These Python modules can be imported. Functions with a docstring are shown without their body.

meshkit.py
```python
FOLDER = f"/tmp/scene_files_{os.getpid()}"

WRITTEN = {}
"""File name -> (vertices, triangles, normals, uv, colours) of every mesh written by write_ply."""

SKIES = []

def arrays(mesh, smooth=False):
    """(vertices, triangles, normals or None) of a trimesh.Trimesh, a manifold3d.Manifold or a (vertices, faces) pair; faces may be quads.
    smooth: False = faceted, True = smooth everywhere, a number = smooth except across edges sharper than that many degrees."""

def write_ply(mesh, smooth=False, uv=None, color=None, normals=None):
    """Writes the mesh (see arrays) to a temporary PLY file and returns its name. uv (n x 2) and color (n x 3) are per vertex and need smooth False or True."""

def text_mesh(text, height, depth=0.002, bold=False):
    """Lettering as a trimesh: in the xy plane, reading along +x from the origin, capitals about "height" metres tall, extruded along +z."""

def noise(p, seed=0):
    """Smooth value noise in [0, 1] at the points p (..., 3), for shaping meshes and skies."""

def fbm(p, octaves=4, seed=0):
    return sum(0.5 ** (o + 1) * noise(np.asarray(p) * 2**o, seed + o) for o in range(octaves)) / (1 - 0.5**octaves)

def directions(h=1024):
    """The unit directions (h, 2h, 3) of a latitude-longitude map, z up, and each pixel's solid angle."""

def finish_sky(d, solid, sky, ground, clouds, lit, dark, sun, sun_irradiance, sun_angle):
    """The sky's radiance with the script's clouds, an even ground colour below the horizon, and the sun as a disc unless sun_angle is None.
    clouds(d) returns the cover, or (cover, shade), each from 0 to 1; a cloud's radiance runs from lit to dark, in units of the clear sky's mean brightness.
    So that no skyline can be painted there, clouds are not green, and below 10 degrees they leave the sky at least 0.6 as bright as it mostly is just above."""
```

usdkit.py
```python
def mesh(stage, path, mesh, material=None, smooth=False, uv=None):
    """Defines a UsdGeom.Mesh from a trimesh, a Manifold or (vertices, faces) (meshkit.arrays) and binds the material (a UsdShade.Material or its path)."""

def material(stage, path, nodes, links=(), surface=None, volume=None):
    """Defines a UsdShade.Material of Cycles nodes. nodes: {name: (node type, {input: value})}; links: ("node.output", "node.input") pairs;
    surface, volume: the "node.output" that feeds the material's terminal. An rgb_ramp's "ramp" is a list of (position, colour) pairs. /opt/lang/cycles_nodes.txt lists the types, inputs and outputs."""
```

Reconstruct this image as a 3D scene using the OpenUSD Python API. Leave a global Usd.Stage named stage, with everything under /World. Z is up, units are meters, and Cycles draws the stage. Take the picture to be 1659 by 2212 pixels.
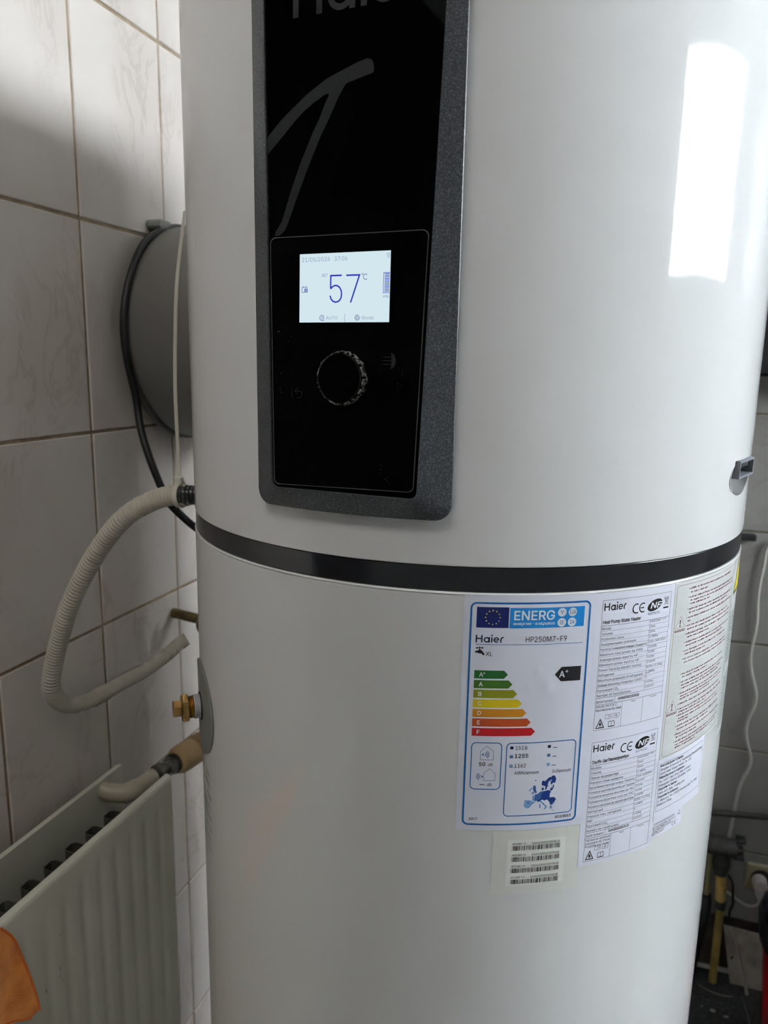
import math, random
import numpy as np
import trimesh, manifold3d
from manifold3d import Manifold
import shapely
from shapely.geometry import Polygon, LineString, Point, box as sbox
from shapely.ops import unary_union
from shapely import affinity
import usdkit, meshkit
from pxr import Usd, UsdGeom, UsdLux, UsdShade, Gf, Sdf, Vt

random.seed(7)
rng = np.random.default_rng(7)
stage = Usd.Stage.CreateInMemory()
UsdGeom.SetStageUpAxis(stage, 'Z')
UsdGeom.SetStageMetersPerUnit(stage, 1.0)
UsdGeom.Xform.Define(stage, '/World')
UsdGeom.Scope.Define(stage, '/World/Looks')

# ------------------------------------------------------------------ camera
W, H, FPX = 1659, 2212, 1630.8
YAW, PITCH, ROLL = -0.3094, 0.1951, 0.0176
EYE = np.array([0.1799, -0.8522, 1.70])
fw = np.array([math.sin(YAW) * math.cos(PITCH), math.cos(YAW) * math.cos(PITCH), -math.sin(PITCH)])
rt = np.array([math.cos(YAW), -math.sin(YAW), 0.0])
up = np.cross(rt, fw)
r2 = math.cos(ROLL) * rt + math.sin(ROLL) * up
u2 = -math.sin(ROLL) * rt + math.cos(ROLL) * up
cam = UsdGeom.Camera.Define(stage, '/World/camera')
cam.CreateHorizontalApertureAttr(36.0)
cam.CreateVerticalApertureAttr(36.0 * H / W)
cam.CreateFocalLengthAttr(36.0 * FPX / W)
cam.CreateClippingRangeAttr(Gf.Vec2f(0.02, 200.0))
cam.CreateFStopAttr(11.5)
cam.CreateFocusDistanceAttr(0.66)
cam.CreateExposureAttr(0.35)
cam.AddTransformOp().Set(Gf.Matrix4d(*[*map(float, r2), 0, *map(float, u2), 0, *map(float, -fw), 0, *map(float, EYE), 1]))

# ------------------------------------------------------------------ light: daylight through the one window, and an added ceiling fill lamp
dome = UsdLux.DomeLight.Define(stage, '/World/sky')
dome.CreateIntensityAttr(12.0)
dome.CreateColorAttr(Gf.Vec3f(0.88, 0.95, 1.0))
# the sun stands behind the house and lights the added bounce wall outside
sun = UsdLux.DistantLight.Define(stage, '/World/sun')
sun.CreateIntensityAttr(1700.0)
sun.CreateAngleAttr(0.53)
sun.CreateColorAttr(Gf.Vec3f(1.0, 0.95, 0.87))
sd_ = np.array([0.62, -0.12, -0.775]); sd_ /= np.linalg.norm(sd_)
sx_ = np.cross([0, 0, 1.0], -sd_); sx_ /= np.linalg.norm(sx_); sy_ = np.cross(-sd_, sx_)
sun.AddTransformOp().Set(Gf.Matrix4d(*map(float, [*sx_, 0, *sy_, 0, *(-sd_), 0, 0, 0, 0, 1])))
FILL_LAMP_L = 5.5      # radiance of the added fill lamp's diffuser

# ------------------------------------------------------------------ helpers
names = {}
bases = {}


def numbered(parent, name):
    k = (parent, name)
    n = names.get(k, 0)
    names[k] = n + 1
    return name if n == 0 else f'{name}_{n:03d}'


def tag(prim, label=None, category=None, group=None, kind=None):
    for k, v in (('label', label), ('category', category), ('group', group), ('kind', kind)):
        if v:
            prim.SetCustomDataByKey(k, v)


def thing(name, label, category, base=(0, 0, 0), group=None, kind=None):
    p = '/World/' + numbered('/World', name)
    x = UsdGeom.Xform.Define(stage, p)
    x.AddTranslateOp().Set(Gf.Vec3d(*map(float, base)))
    bases[p] = np.array(base, float)
    tag(x.GetPrim(), label, category, group, kind)
    return p


def obj(name, mesh, mat, parent=None, smooth=30, label=None, category=None, group=None, kind=None, uv=None):
    par = parent or '/World'
    p = par + '/' + numbered(par, name)
    b = np.zeros(3)
    for q, v in bases.items():
        if par == q or par.startswith(q + '/'):
            b = v
    v, f = (mesh.vertices, mesh.faces) if isinstance(mesh, trimesh.Trimesh) else mesh
    m = usdkit.mesh(stage, p, trimesh.Trimesh(np.asarray(v, float) - b, np.asarray(f), process=False), mat, smooth=smooth)
    tag(m.GetPrim(), label, category, group, kind)
    return p


def cat(*ms):
    ms = [m for m in ms if m is not None]
    vs, fs, n = [], [], 0
    for m in ms:
        vs.append(np.asarray(m.vertices)); fs.append(np.asarray(m.faces) + n); n += len(m.vertices)
    return trimesh.Trimesh(np.vstack(vs), np.vstack(fs), process=False)


def lin(*c):
    c = np.array(c, float) / 255.0
    return tuple(np.where(c <= 0.04045, c / 12.92, ((c + 0.055) / 1.055) ** 2.4))


def box(x0, x1, y0, y1, z0, z1, ch=0.0):
    if ch <= 0:
        m = trimesh.creation.box((x1 - x0, y1 - y0, z1 - z0))
        m.apply_translation(((x0 + x1) / 2, (y0 + y1) / 2, (z0 + z1) / 2))
        return m
    pts = []
    for sx in (0, 1):
        for sy in (0, 1):
            for sz in (0, 1):
                c = np.array([(x0, x1)[sx], (y0, y1)[sy], (z0, z1)[sz]], float)
                d = np.array([1 - 2 * sx, 1 - 2 * sy, 1 - 2 * sz]) * ch
                for k in range(3):
                    e = d.copy(); e[k] = 0
                    pts.append(c + e)
    return trimesh.convex.convex_hull(np.array(pts))


def lathe(prof, n=96, axis=None, origin=(0, 0, 0), closed=False):
    """prof: (radius, height) pairs; revolved about +z, then turned so that +z runs along axis."""
    prof = np.asarray(prof, float)
    if closed:
        prof = np.vstack([prof, prof[:1]])
    a = np.linspace(0, 2 * math.pi, n, endpoint=False)
    v = np.stack([np.outer(prof[:, 0], np.cos(a)), np.outer(prof[:, 0], np.sin(a)), np.repeat(prof[:, 1:2], n, 1)], -1).reshape(-1, 3)
    f = []
    for i in range(len(prof) - 1):
        for j in range(n):
            k = (j + 1) % n
            f.append((i * n + j, i * n + k, (i + 1) * n + k)); f.append((i * n + j, (i + 1) * n + k, (i + 1) * n + j))
    m = trimesh.Trimesh(v, np.array(f), process=False)
    m.merge_vertices(); m.update_faces(m.nondegenerate_faces())
    if axis is not None:
        m.apply_transform(trimesh.geometry.align_vectors([0, 0, 1], np.asarray(axis, float) / np.linalg.norm(axis)))
    m.apply_translation(origin)
    return m


def spline(pts, n):
    from scipy.interpolate import CubicSpline
    p = np.asarray(pts, float)
    t = np.r_[0, np.cumsum(np.linalg.norm(np.diff(p, axis=0), axis=1))]
    c = CubicSpline(t, p)
    d = c(np.linspace(0, t[-1], 2000))
    L = np.r_[0, np.cumsum(np.linalg.norm(np.diff(d, axis=0), axis=1))]
    s = np.linspace(0, L[-1], n)
    return np.stack([np.interp(s, L, d[:, k]) for k in range(3)], 1), L[-1]


def tube(path, radius, n=16, caps=True, flat=None):
    """Sweeps a circle (or, with flat=(a,b,up), an oblong of half sizes a, b) along path."""
    p = np.asarray(path, float)
    r = np.broadcast_to(np.asarray(radius, float), (len(p),))
    t = np.gradient(p, axis=0); t /= np.linalg.norm(t, axis=1, keepdims=True)
    ref = np.array([0.0, 0, 1]) if abs(t[0][2]) < 0.9 else np.array([1.0, 0, 0])
    nx = np.cross(t[0], ref); nx /= np.linalg.norm(nx)
    rings = []
    a = np.linspace(0, 2 * math.pi, n, endpoint=False)
    for i in range(len(p)):
        nx = nx - t[i] * (nx @ t[i]); nx /= np.linalg.norm(nx)
        ny = np.cross(t[i], nx)
        rings.append(p[i] + r[i] * (np.outer(np.cos(a), nx) + np.outer(np.sin(a), ny)))
    v = np.vstack(rings)
    f = []
    for i in range(len(p) - 1):
        for j in range(n):
            k = (j + 1) % n
            f.append((i * n + j, i * n + k, (i + 1) * n + k)); f.append((i * n + j, (i + 1) * n + k, (i + 1) * n + j))
    if caps:
        v = np.vstack([v, p[:1], p[-1:]])
        c0, c1 = len(v) - 2, len(v) - 1
        m = (len(p) - 1) * n
        for j in range(n):
            k = (j + 1) % n
            f.append((c0, k, j)); f.append((c1, m + j, m + k))
    return trimesh.Trimesh(v, np.array(f), process=False)


def grid(P, flip=False):
    """P: (m, n, 3) array of points -> open sheet."""
    m, n = P.shape[:2]
    i = np.arange(m * n).reshape(m, n)
    a, b, c, d = i[:-1, :-1].ravel(), i[:-1, 1:].ravel(), i[1:, 1:].ravel(), i[1:, :-1].ravel()
    f = np.vstack([np.stack([a, b, c], 1), np.stack([a, c, d], 1)])
    return trimesh.Trimesh(P.reshape(-1, 3), f[:, ::-1] if flip else f, process=False)


def loft(rings, cap0=False, cap1=False):
    n = len(rings[0])
    v = np.vstack(rings); f = []
    for i in range(len(rings) - 1):
        for j in range(n):
            k = (j + 1) % n
            f.append((i * n + j, i * n + k, (i + 1) * n + k)); f.append((i * n + j, (i + 1) * n + k, (i + 1) * n + j))
    f = np.array(f)
    if cap1:
        c = len(v); v = np.vstack([v, np.mean(rings[-1], 0)])
        m = (len(rings) - 1) * n
        f = np.vstack([f, [(m + j, m + (j + 1) % n, c) for j in range(n)]])
    if cap0:
        c = len(v); v = np.vstack([v, np.mean(rings[0], 0)])
        f = np.vstack([f, [((j + 1) % n, j, c) for j in range(n)]])
    return trimesh.Trimesh(v, f, process=False)


# ------------------------------------------------------------------ materials
mats = {}


def pbr(name, color, rough=0.5, **kw):
    if name not in mats:
        mats[name] = usdkit.material(stage, '/World/Looks/' + name, {'p': ('principled_bsdf', dict(base_color=tuple(map(float, color)), roughness=float(rough), **kw))}, [], surface='p.BSDF')
    return mats[name]


def mottled(name, c1, c2, scale, rough=0.5, bump=0.0, bscale=None, detail=4.0, ramp=(0.35, 0.65), vec=(1, 1, 1), **kw):
    """Two colours mixed by noise in world space, with optional fine relief."""
    if name in mats:
        return mats[name]
    n = {'g': ('geometry', {}), 'm': ('mapping', {'scale': vec}), 'n': ('noise_texture', {'scale': float(scale), 'detail': float(detail)}),
         'r': ('rgb_ramp', {'ramp': [(ramp[0], c1), (ramp[1], c2)]}), 'p': ('principled_bsdf', dict(roughness=float(rough), **kw))}
    l = [('g.position', 'm.vector'), ('m.vector', 'n.vector'), ('n.fac', 'r.fac'), ('r.color', 'p.base_color')]
    if bump:
        n['n2'] = ('noise_texture', {'scale': float(bscale or scale), 'detail': 3.0})
        n['b'] = ('bump', {'strength': 1.0, 'distance': float(bump)})
        l += [('m.vector', 'n2.vector'), ('n2.fac', 'b.height'), ('b.normal', 'p.normal')]
    mats[name] = usdkit.material(stage, '/World/Looks/' + name, n, l, surface='p.BSDF')
    return mats[name]


def emit(name, color, strength):
    if name not in mats:
        mats[name] = usdkit.material(stage, '/World/Looks/' + name, {'e': ('emission', dict(color=tuple(map(float, color)), strength=float(strength)))}, [], surface='e.emission')
    return mats[name]


def tile_material(name, base, vein, tint, rough):
    n = {'g': ('geometry', {}), 'o': ('object_info', {}), 'k': ('vector_math', {'math_type': 'multiply_add', 'vector2': (1.0, 1.0, 0.62)}),
         'cx': ('combine_xyz', {}), 'mm': ('math', {'math_type': 'multiply', 'value2': 37.0}),
         'w': ('noise_texture', {'scale': 7.0, 'detail': 5.0, 'roughness': 0.62, 'distortion': 1.4}),
         'v': ('rgb_ramp', {'ramp': [(0.0, (0, 0, 0)), (0.462, (0, 0, 0)), (0.497, (1, 1, 1)), (0.532, (0, 0, 0)), (1.0, (0, 0, 0))]}),
         'w2': ('noise_texture', {'scale': 5.0, 'detail': 3.0}), 'v2': ('rgb_ramp', {'ramp': [(0.44, (0, 0, 0)), (0.68, (1, 1, 1))]}),
         'mul': ('mix', {'mix_type': 'multiply', 'fac': 1.0}),
         'c0': ('mix', {'color1': base, 'color2': tint}), 'c1': ('mix', {'color2': vein}), 'vs': ('math', {'math_type': 'multiply', 'value2': 0.42}),
         'n2': ('noise_texture', {'scale': 9.0, 'detail': 1.0}), 'b': ('bump', {'strength': 1.0, 'distance': 0.0012}),
         'p': ('principled_bsdf', {'roughness': rough, 'specular_ior_level': 0.5})}
    l = [('g.position', 'k.vector1'), ('o.random', 'mm.value1'), ('mm.value', 'cx.x'), ('mm.value', 'cx.y'), ('cx.vector', 'k.vector3'),
         ('k.vector', 'w.vector'), ('k.vector', 'w2.vector'), ('w.fac', 'v.fac'), ('w2.fac', 'v2.fac'),
         ('v.color', 'mul.color1'), ('v2.color', 'mul.color2'), ('v2.color', 'c0.fac'), ('mul.color', 'vs.value1'), ('vs.value', 'c1.fac'), ('c0.color', 'c1.color1'), ('c1.color', 'p.base_color'),
         ('k.vector', 'n2.vector'), ('n2.fac', 'b.height'), ('b.normal', 'p.normal')]
    return usdkit.material(stage, '/World/Looks/' + name, n, l, surface='p.BSDF')


TILE = tile_material('marble_tile', (0.77, 0.715, 0.67), (0.42, 0.345, 0.30), (0.68, 0.61, 0.565), 0.16)
TILE_SHADED = tile_material('shaded_tile', (0.25, 0.245, 0.235), (0.17, 0.15, 0.14), (0.22, 0.21, 0.20), 0.25)  # darker copy of the wall tile; the back wall's shadow is in its colour
GROUT_SHADED = mottled('shaded_grout', lin(84, 76, 62), lin(100, 92, 76), 60, 0.9)  # grout darkened likewise for the shaded back wall
GROUT = mottled('grout', lin(138, 120, 98), lin(168, 150, 126), 60, 0.9)
PLASTER = mottled('plaster', (0.76, 0.755, 0.74), (0.80, 0.795, 0.78), 5, 0.85, bump=0.001, bscale=40)
CEIL = mottled('ceiling_paint', (0.80, 0.795, 0.78), (0.84, 0.835, 0.82), 4, 0.9)
FLOOR = mottled('pale_floor', (0.46, 0.45, 0.43), (0.54, 0.53, 0.51), 6, 0.6)
MAT = mottled('dark_mat', (0.012, 0.012, 0.013), (0.035, 0.034, 0.033), 90, 0.8, bump=0.002, bscale=160)
ENAMEL = mottled('white_enamel', (0.76, 0.765, 0.765), (0.785, 0.79, 0.79), 3, 0.05)
ENAMEL2 = mottled('white_enamel_lower', (0.745, 0.755, 0.755), (0.77, 0.78, 0.78), 3, 0.12)
BLACKGLOSS = pbr('black_gloss_band', (0.012, 0.012, 0.014), 0.16)
FRAME = mottled('charcoal_sparkle', (0.024, 0.027, 0.031), (0.115, 0.125, 0.14), 900, 0.36, bump=0.00012, bscale=1400, ramp=(0.45, 0.75))
GLASS = pbr('black_glass', (0.0012, 0.0012, 0.0015), 0.03, specular_ior_level=0.45)
GLASS2 = pbr('black_module_glass', (0.0016, 0.0016, 0.002), 0.045, specular_ior_level=0.5)
BLACK = pbr('black_plastic', (0.010, 0.010, 0.011), 0.45)
PAPER = pbr('label_paper', (0.80, 0.82, 0.93), 0.32)
PAPER2 = pbr('label_paper_cream', (0.74, 0.75, 0.70), 0.5)
FILM = pbr('clear_film_label', (0.70, 0.715, 0.715), 0.22)
INK = {k: pbr('ink_' + k, c, r) for k, c, r in [
    ('black', (0.012, 0.012, 0.014), 0.4), ('soft', (0.055, 0.055, 0.065), 0.5), ('blue', lin(18, 98, 168), 0.35), ('cyan', lin(24, 130, 205), 0.35),
    ('flag', lin(16, 30, 98), 0.35), ('yellow', lin(235, 215, 90), 0.4), ('white', (0.85, 0.86, 0.92), 0.35), ('navy', lin(14, 22, 66), 0.35),
    ('g1', lin(28, 94, 40), 0.35), ('g2', lin(62, 108, 30), 0.35), ('g3', lin(134, 138, 24), 0.35), ('y', lin(214, 190, 24), 0.35),
    ('o1', lin(196, 130, 28), 0.35), ('o2', lin(182, 72, 24), 0.35), ('red', lin(180, 24, 30), 0.35), ('sq1', lin(16, 34, 84), 0.4),
    ('sq2', lin(62, 100, 160), 0.4), ('sq3', lin(118, 160, 210), 0.4), ('map1', lin(20, 52, 128), 0.4), ('darkred', lin(104, 50, 58), 0.5),
    ('warnyellow', lin(214, 200, 20), 0.4), ('green', lin(30, 66, 50), 0.5), ('grey', lin(104, 108, 104), 0.5), ('line', lin(58, 60, 76), 0.5)]}

# ------------------------------------------------------------------ room
XL, YB = -0.5728, 1.2374            # tile faces of the left and back walls
TW, TH, YJ, ZJ = 0.2078, 0.300, 0.0791, 2.1915
BZ = 1.5912
ROOM_X1, ROOM_Y0, ROOM_Z1 = 2.5, -2.6, 2.86
TILED_Y0 = -0.752
JOINT = 0.0048


def tile_mesh(w, h, t=0.007, c=0.0014):
    """w x h tile lying in the local xy plane with its face at z = 0."""
    x, y = w / 2, h / 2
    v = [(sx * (x - c * k), sy * (y - c * k), z) for k, z in ((0, -t), (0, -c), (1, 0)) for sx, sy in ((-1, -1), (1, -1), (1, 1), (-1, 1))]
    f = []
    for i in (0, 4):
        for j in range(4):
            k = (j + 1) % 4
            f += [(i + j, i + k, i + 4 + k), (i + j, i + 4 + k, i + 4 + j)]
    f += [(8, 9, 10), (8, 10, 11)]
    return np.array(v, float), np.array(f)


wl = thing('wall_left', None, None, kind='structure')
obj('grout_bed', box(XL - 0.12, XL - 0.0022, TILED_Y0, YB + 0.12, 0, ROOM_Z1), GROUT, wl, smooth=False)
DOOR_Y0, DOOR_Z = -2.05, 2.72       # open doorway to an unlit passage, behind the viewer on the left
obj('plaster', box(XL - 0.12, XL + 0.004, ROOM_Y0 - 0.12, DOOR_Y0, 0, ROOM_Z1), PLASTER, wl, smooth=False)
obj('plaster', box(XL - 0.12, XL + 0.004, DOOR_Y0, TILED_Y0 - 0.0005, DOOR_Z, ROOM_Z1), PLASTER, wl, smooth=False)
DARK = mottled('passage_dark', (0.02, 0.019, 0.018), (0.035, 0.033, 0.03), 4, 0.9)  # near-black walls put the passage's darkness into their colour
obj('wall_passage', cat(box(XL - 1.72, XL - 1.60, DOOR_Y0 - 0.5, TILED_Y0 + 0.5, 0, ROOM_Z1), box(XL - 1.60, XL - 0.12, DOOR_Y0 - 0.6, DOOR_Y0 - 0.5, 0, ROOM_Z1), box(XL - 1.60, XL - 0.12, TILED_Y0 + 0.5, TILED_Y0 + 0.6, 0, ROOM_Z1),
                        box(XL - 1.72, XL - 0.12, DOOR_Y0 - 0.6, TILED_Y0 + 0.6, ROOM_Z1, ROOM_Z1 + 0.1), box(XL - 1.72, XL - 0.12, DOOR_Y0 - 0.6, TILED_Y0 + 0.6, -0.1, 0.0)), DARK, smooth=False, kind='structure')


def put_tiles(parent, us, vs, place, mat):
    for a, b in zip(us[:-1], us[1:]):
        for c, d in zip(vs[:-1], vs[1:]):
            if b - a < 0.02 or d - c < 0.02:
                continue
            v, f = tile_mesh(b - a - JOINT, d - c - JOINT)
            tilt = rng.normal(0, 0.0018, 2)
            v[:, 2] += v[:, 0] * tilt[0] + v[:, 1] * tilt[1] + rng.normal(0, 0.00015)
            obj('tile', (place(v, (a + b) / 2, (c + d) / 2), f), mat, parent, smooth=False)


ys = [TILED_Y0 - JOINT / 2] + [YJ + k * TW for k in range(-3, 6)] + [YB]
zs = [0.0] + [ZJ + k * TH for k in range(-7, 3)] + [ROOM_Z1]
zs = [z for z in zs if z >= 0]
put_tiles(wl, ys, zs, lambda v, u, w: np.stack([XL + v[:, 2], u + v[:, 0], w + v[:, 1]], 1), TILE)

wb = thing('wall_back', None, None, kind='structure')
obj('grout_bed', box(XL - 0.12, ROOM_X1 + 0.12, YB + 0.0022, YB + 0.12, 0.1777, ROOM_Z1), GROUT_SHADED, wb, smooth=False)
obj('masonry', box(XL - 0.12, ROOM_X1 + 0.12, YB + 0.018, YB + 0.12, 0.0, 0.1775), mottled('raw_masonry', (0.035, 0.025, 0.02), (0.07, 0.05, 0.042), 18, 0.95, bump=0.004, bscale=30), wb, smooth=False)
xs = [XL] + [0.445 + k * TW for k in range(-4, 10)] + [ROOM_X1]
xs = [x for x in xs if XL <= x <= ROOM_X1]
zb = [0.1777, BZ - 4 * TH] + [BZ + k * TH for k in range(-3, 5)] + [ROOM_Z1]
put_tiles(wb, xs, zb, lambda v, u, w: np.stack([u + v[:, 0], YB - v[:, 2], w + v[:, 1]], 1), TILE_SHADED)

WY0, WY1, WZ0, WZ1 = -0.42, 0.93, 2.00, 2.80
wr = thing('wall_right', None, None, kind='structure')
for a, b, c, d in ((ROOM_Y0, WY0, 0, ROOM_Z1), (WY1, YB + 0.12, 0, ROOM_Z1), (WY0, WY1, 0, WZ0), (WY0, WY1, WZ1, ROOM_Z1)):
    obj('plaster', box(ROOM_X1, ROOM_X1 + 0.12, a, b, c, d), PLASTER, wr, smooth=False)
win = thing('window_1', None, None, base=(ROOM_X1, (WY0 + WY1) / 2, WZ0), kind='structure')
WHITEPAINT = pbr('window_white', (0.74, 0.75, 0.74), 0.35)
fx0, fx1, ft = ROOM_X1 + 0.05, ROOM_X1 + 0.10, 0.03
obj('window_frame', cat(box(fx0, fx1, WY0, WY0 + ft, WZ0, WZ1), box(fx0, fx1, WY1 - ft, WY1, WZ0, WZ1), box(fx0, fx1, WY0 + ft, WY1 - ft, WZ0, WZ0 + ft), box(fx0, fx1, WY0 + ft, WY1 - ft, WZ1 - ft, WZ1)), WHITEPAINT, win, smooth=False)
obj('window_sill', box(ROOM_X1 - 0.03, ROOM_X1 + 0.05, WY0 - 0.02, WY1 + 0.02, WZ0 - 0.025, WZ0, 0.003), WHITEPAINT, win, smooth=False)
PANE = usdkit.material(stage, '/World/Looks/window_glass', {'t': ('transparent_bsdf', {}), 'g': ('glossy_bsdf', {'roughness': 0.0}), 'f': ('fresnel', {'IOR': 1.45}), 'm': ('mix_closure', {})},
                       [('f.fac', 'm.fac'), ('t.BSDF', 'm.closure1'), ('g.BSDF', 'm.closure2')], surface='m.closure')
obj('pane', box(ROOM_X1 + 0.072, ROOM_X1 + 0.076, WY0 + ft, WY1 - ft, WZ0 + ft, WZ1 - ft), PANE, win, smooth=False)

wf = obj('wall_front', box(XL - 0.12, ROOM_X1 + 0.12, ROOM_Y0 - 0.12, ROOM_Y0, 0, ROOM_Z1), PLASTER, smooth=False, kind='structure')
obj('floor', box(XL - 0.12, ROOM_X1 + 0.12, ROOM_Y0 - 0.12, YB + 0.12, -0.1, 0), FLOOR, smooth=False, kind='structure')
obj('floor_mat', box(-0.35, 2.3, 0.42, YB - 0.004, 0.0, 0.002), MAT, smooth=False, label='dark gritty mat covering the floor behind the heater', category='floor mat')
obj('ceiling', box(XL - 0.12, ROOM_X1 + 0.12, ROOM_Y0 - 0.12, YB + 0.12, ROOM_Z1, ROOM_Z1 + 0.1), CEIL, smooth=False, kind='structure')

ow = obj('garden_wall', box(8.0, 8.3, 0.42, 1.95, -1.0, 6.0, 0.01), pbr('bounce_wall_white', (0.80, 0.79, 0.77), 0.9), smooth=False, label='tall white wall added outside the window to bounce sunlight in', category='wall')  # added out of view to throw sunlight through the window
lamp = thing('ceiling_light', 'added ceiling fill lamp, unseen above the viewer', 'added fill light', base=(-0.2, -1.15, ROOM_Z1))  # added for ambient fill; no lamp is known on this ceiling
obj('housing', box(-0.52, 0.30, -1.36, -0.94, ROOM_Z1 - 0.035, ROOM_Z1 - 0.001, 0.004), pbr('fill_lamp_housing', (0.75, 0.75, 0.74), 0.4), lamp, smooth=False)
obj('diffuser', box(-0.50, 0.28, -1.34, -0.96, ROOM_Z1 - 0.050, ROOM_Z1 - 0.036, 0.003), emit('fill_lamp_diffuser', (1.0, 0.97, 0.92), FILL_LAMP_L), lamp, smooth=False)

# ------------------------------------------------------------------ water heater
T0 = math.radians(-5.3)
R = 0.300
ZT, ZBB = 1.5447, 1.5250      # top and bottom of the black band
TOP = 2.052
heater = thing('water_heater', 'tall white cylindrical heat pump water heater with black control panel and stickers', 'water heater')


def cyl(s, z, r):
    """Arc length s (mm, 0 = towards -y, growing to the right) and height z (mm above the band) to world."""
    a = np.asarray(s, float) / 300.0
    return np.stack([r * np.sin(a), -r * np.cos(a), ZT + np.asarray(z, float) / 1000.0 + 0 * a], -1)


def fix_radial(path, r, z0, z1):
    """Exact cylinder normals on the straight wall of a shell."""
    m = UsdGeom.Mesh.Get(stage, path)
    p, n = np.array(m.GetPointsAttr().Get()), np.array(m.GetNormalsAttr().Get())
    rad = np.hypot(p[:, 0], p[:, 1])
    k = (abs(rad - r) < 2e-5) & (p[:, 2] > z0) & (p[:, 2] < z1) & (abs(n[:, 2]) < 0.5) & ((n[:, 0] * p[:, 0] + n[:, 1] * p[:, 1]) > 0.5 * r)
    n[k] = np.stack([p[k, 0] / rad[k], p[k, 1] / rad[k], 0 * rad[k]], 1)
    m.GetNormalsAttr().Set(Vt.Vec3fArray.FromNumpy(n.astype(np.float32)))


NSEG = 320
up_prof = [(R - 0.03, ZT + 0.0004), (R - 0.0015, ZT + 0.0004), (R - 0.0004, ZT + 0.0010), (R, ZT + 0.0022), (R, 1.62), (R, 1.75), (R, 1.87), (R, TOP - 0.012)]
for k in range(1, 9):
    a = k / 8 * math.pi / 2
    up_prof.append((R - 0.012 * (1 - math.cos(a)), TOP - 0.012 + 0.012 * math.sin(a)))
up_prof += [(0.15, TOP + 0.006), (0.0, TOP + 0.008)]
shell = lathe([(0.0, ZT + 0.0004)] + up_prof, NSEG)
mf = Manifold(manifold3d.Mesh(np.asarray(shell.vertices, np.float32), np.asarray(shell.faces, np.uint32)))
# handle recess on the right flank
HA, HZ = math.radians(69.6), 1.6035
hp = np.array([math.sin(HA), -math.cos(HA), 0.0])
ht = np.array([math.cos(HA), math.sin(HA), 0.0])
ell = Manifold.sphere(1.0, 64).scale((0.0315, 0.020, 0.0165))


def to_handle(m, off):
    """Local x = tangent, y = radial, z = up."""
    T = np.array([[ht[0], hp[0], 0, hp[0] * (R + off)], [ht[1], hp[1], 0, hp[1] * (R + off)], [0, 0, 1, HZ]])
    return m.transform(T)


cutter = to_handle(ell, 0.002)
if mf.volume() < 0:
    raise RuntimeError('inside out')
pocket = Manifold.cube((0.160, 0.12, 0.400), True).transform(np.array([[math.cos(T0), -math.sin(T0), 0, (R - 0.012 + 0.06) * math.sin(T0)], [math.sin(T0), math.cos(T0), 0, -(R - 0.012 + 0.06) * math.cos(T0)], [0, 0, 1, ZT + 0.243]]))
cut = mf - cutter - pocket
mm = cut.to_mesh()
upper = obj('upper_shell', trimesh.Trimesh(mm.vert_properties[:, :3], mm.tri_verts, process=False), ENAMEL, heater, smooth=24)
fix_radial(upper, R, ZT + 0.002, TOP - 0.0115)
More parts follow.
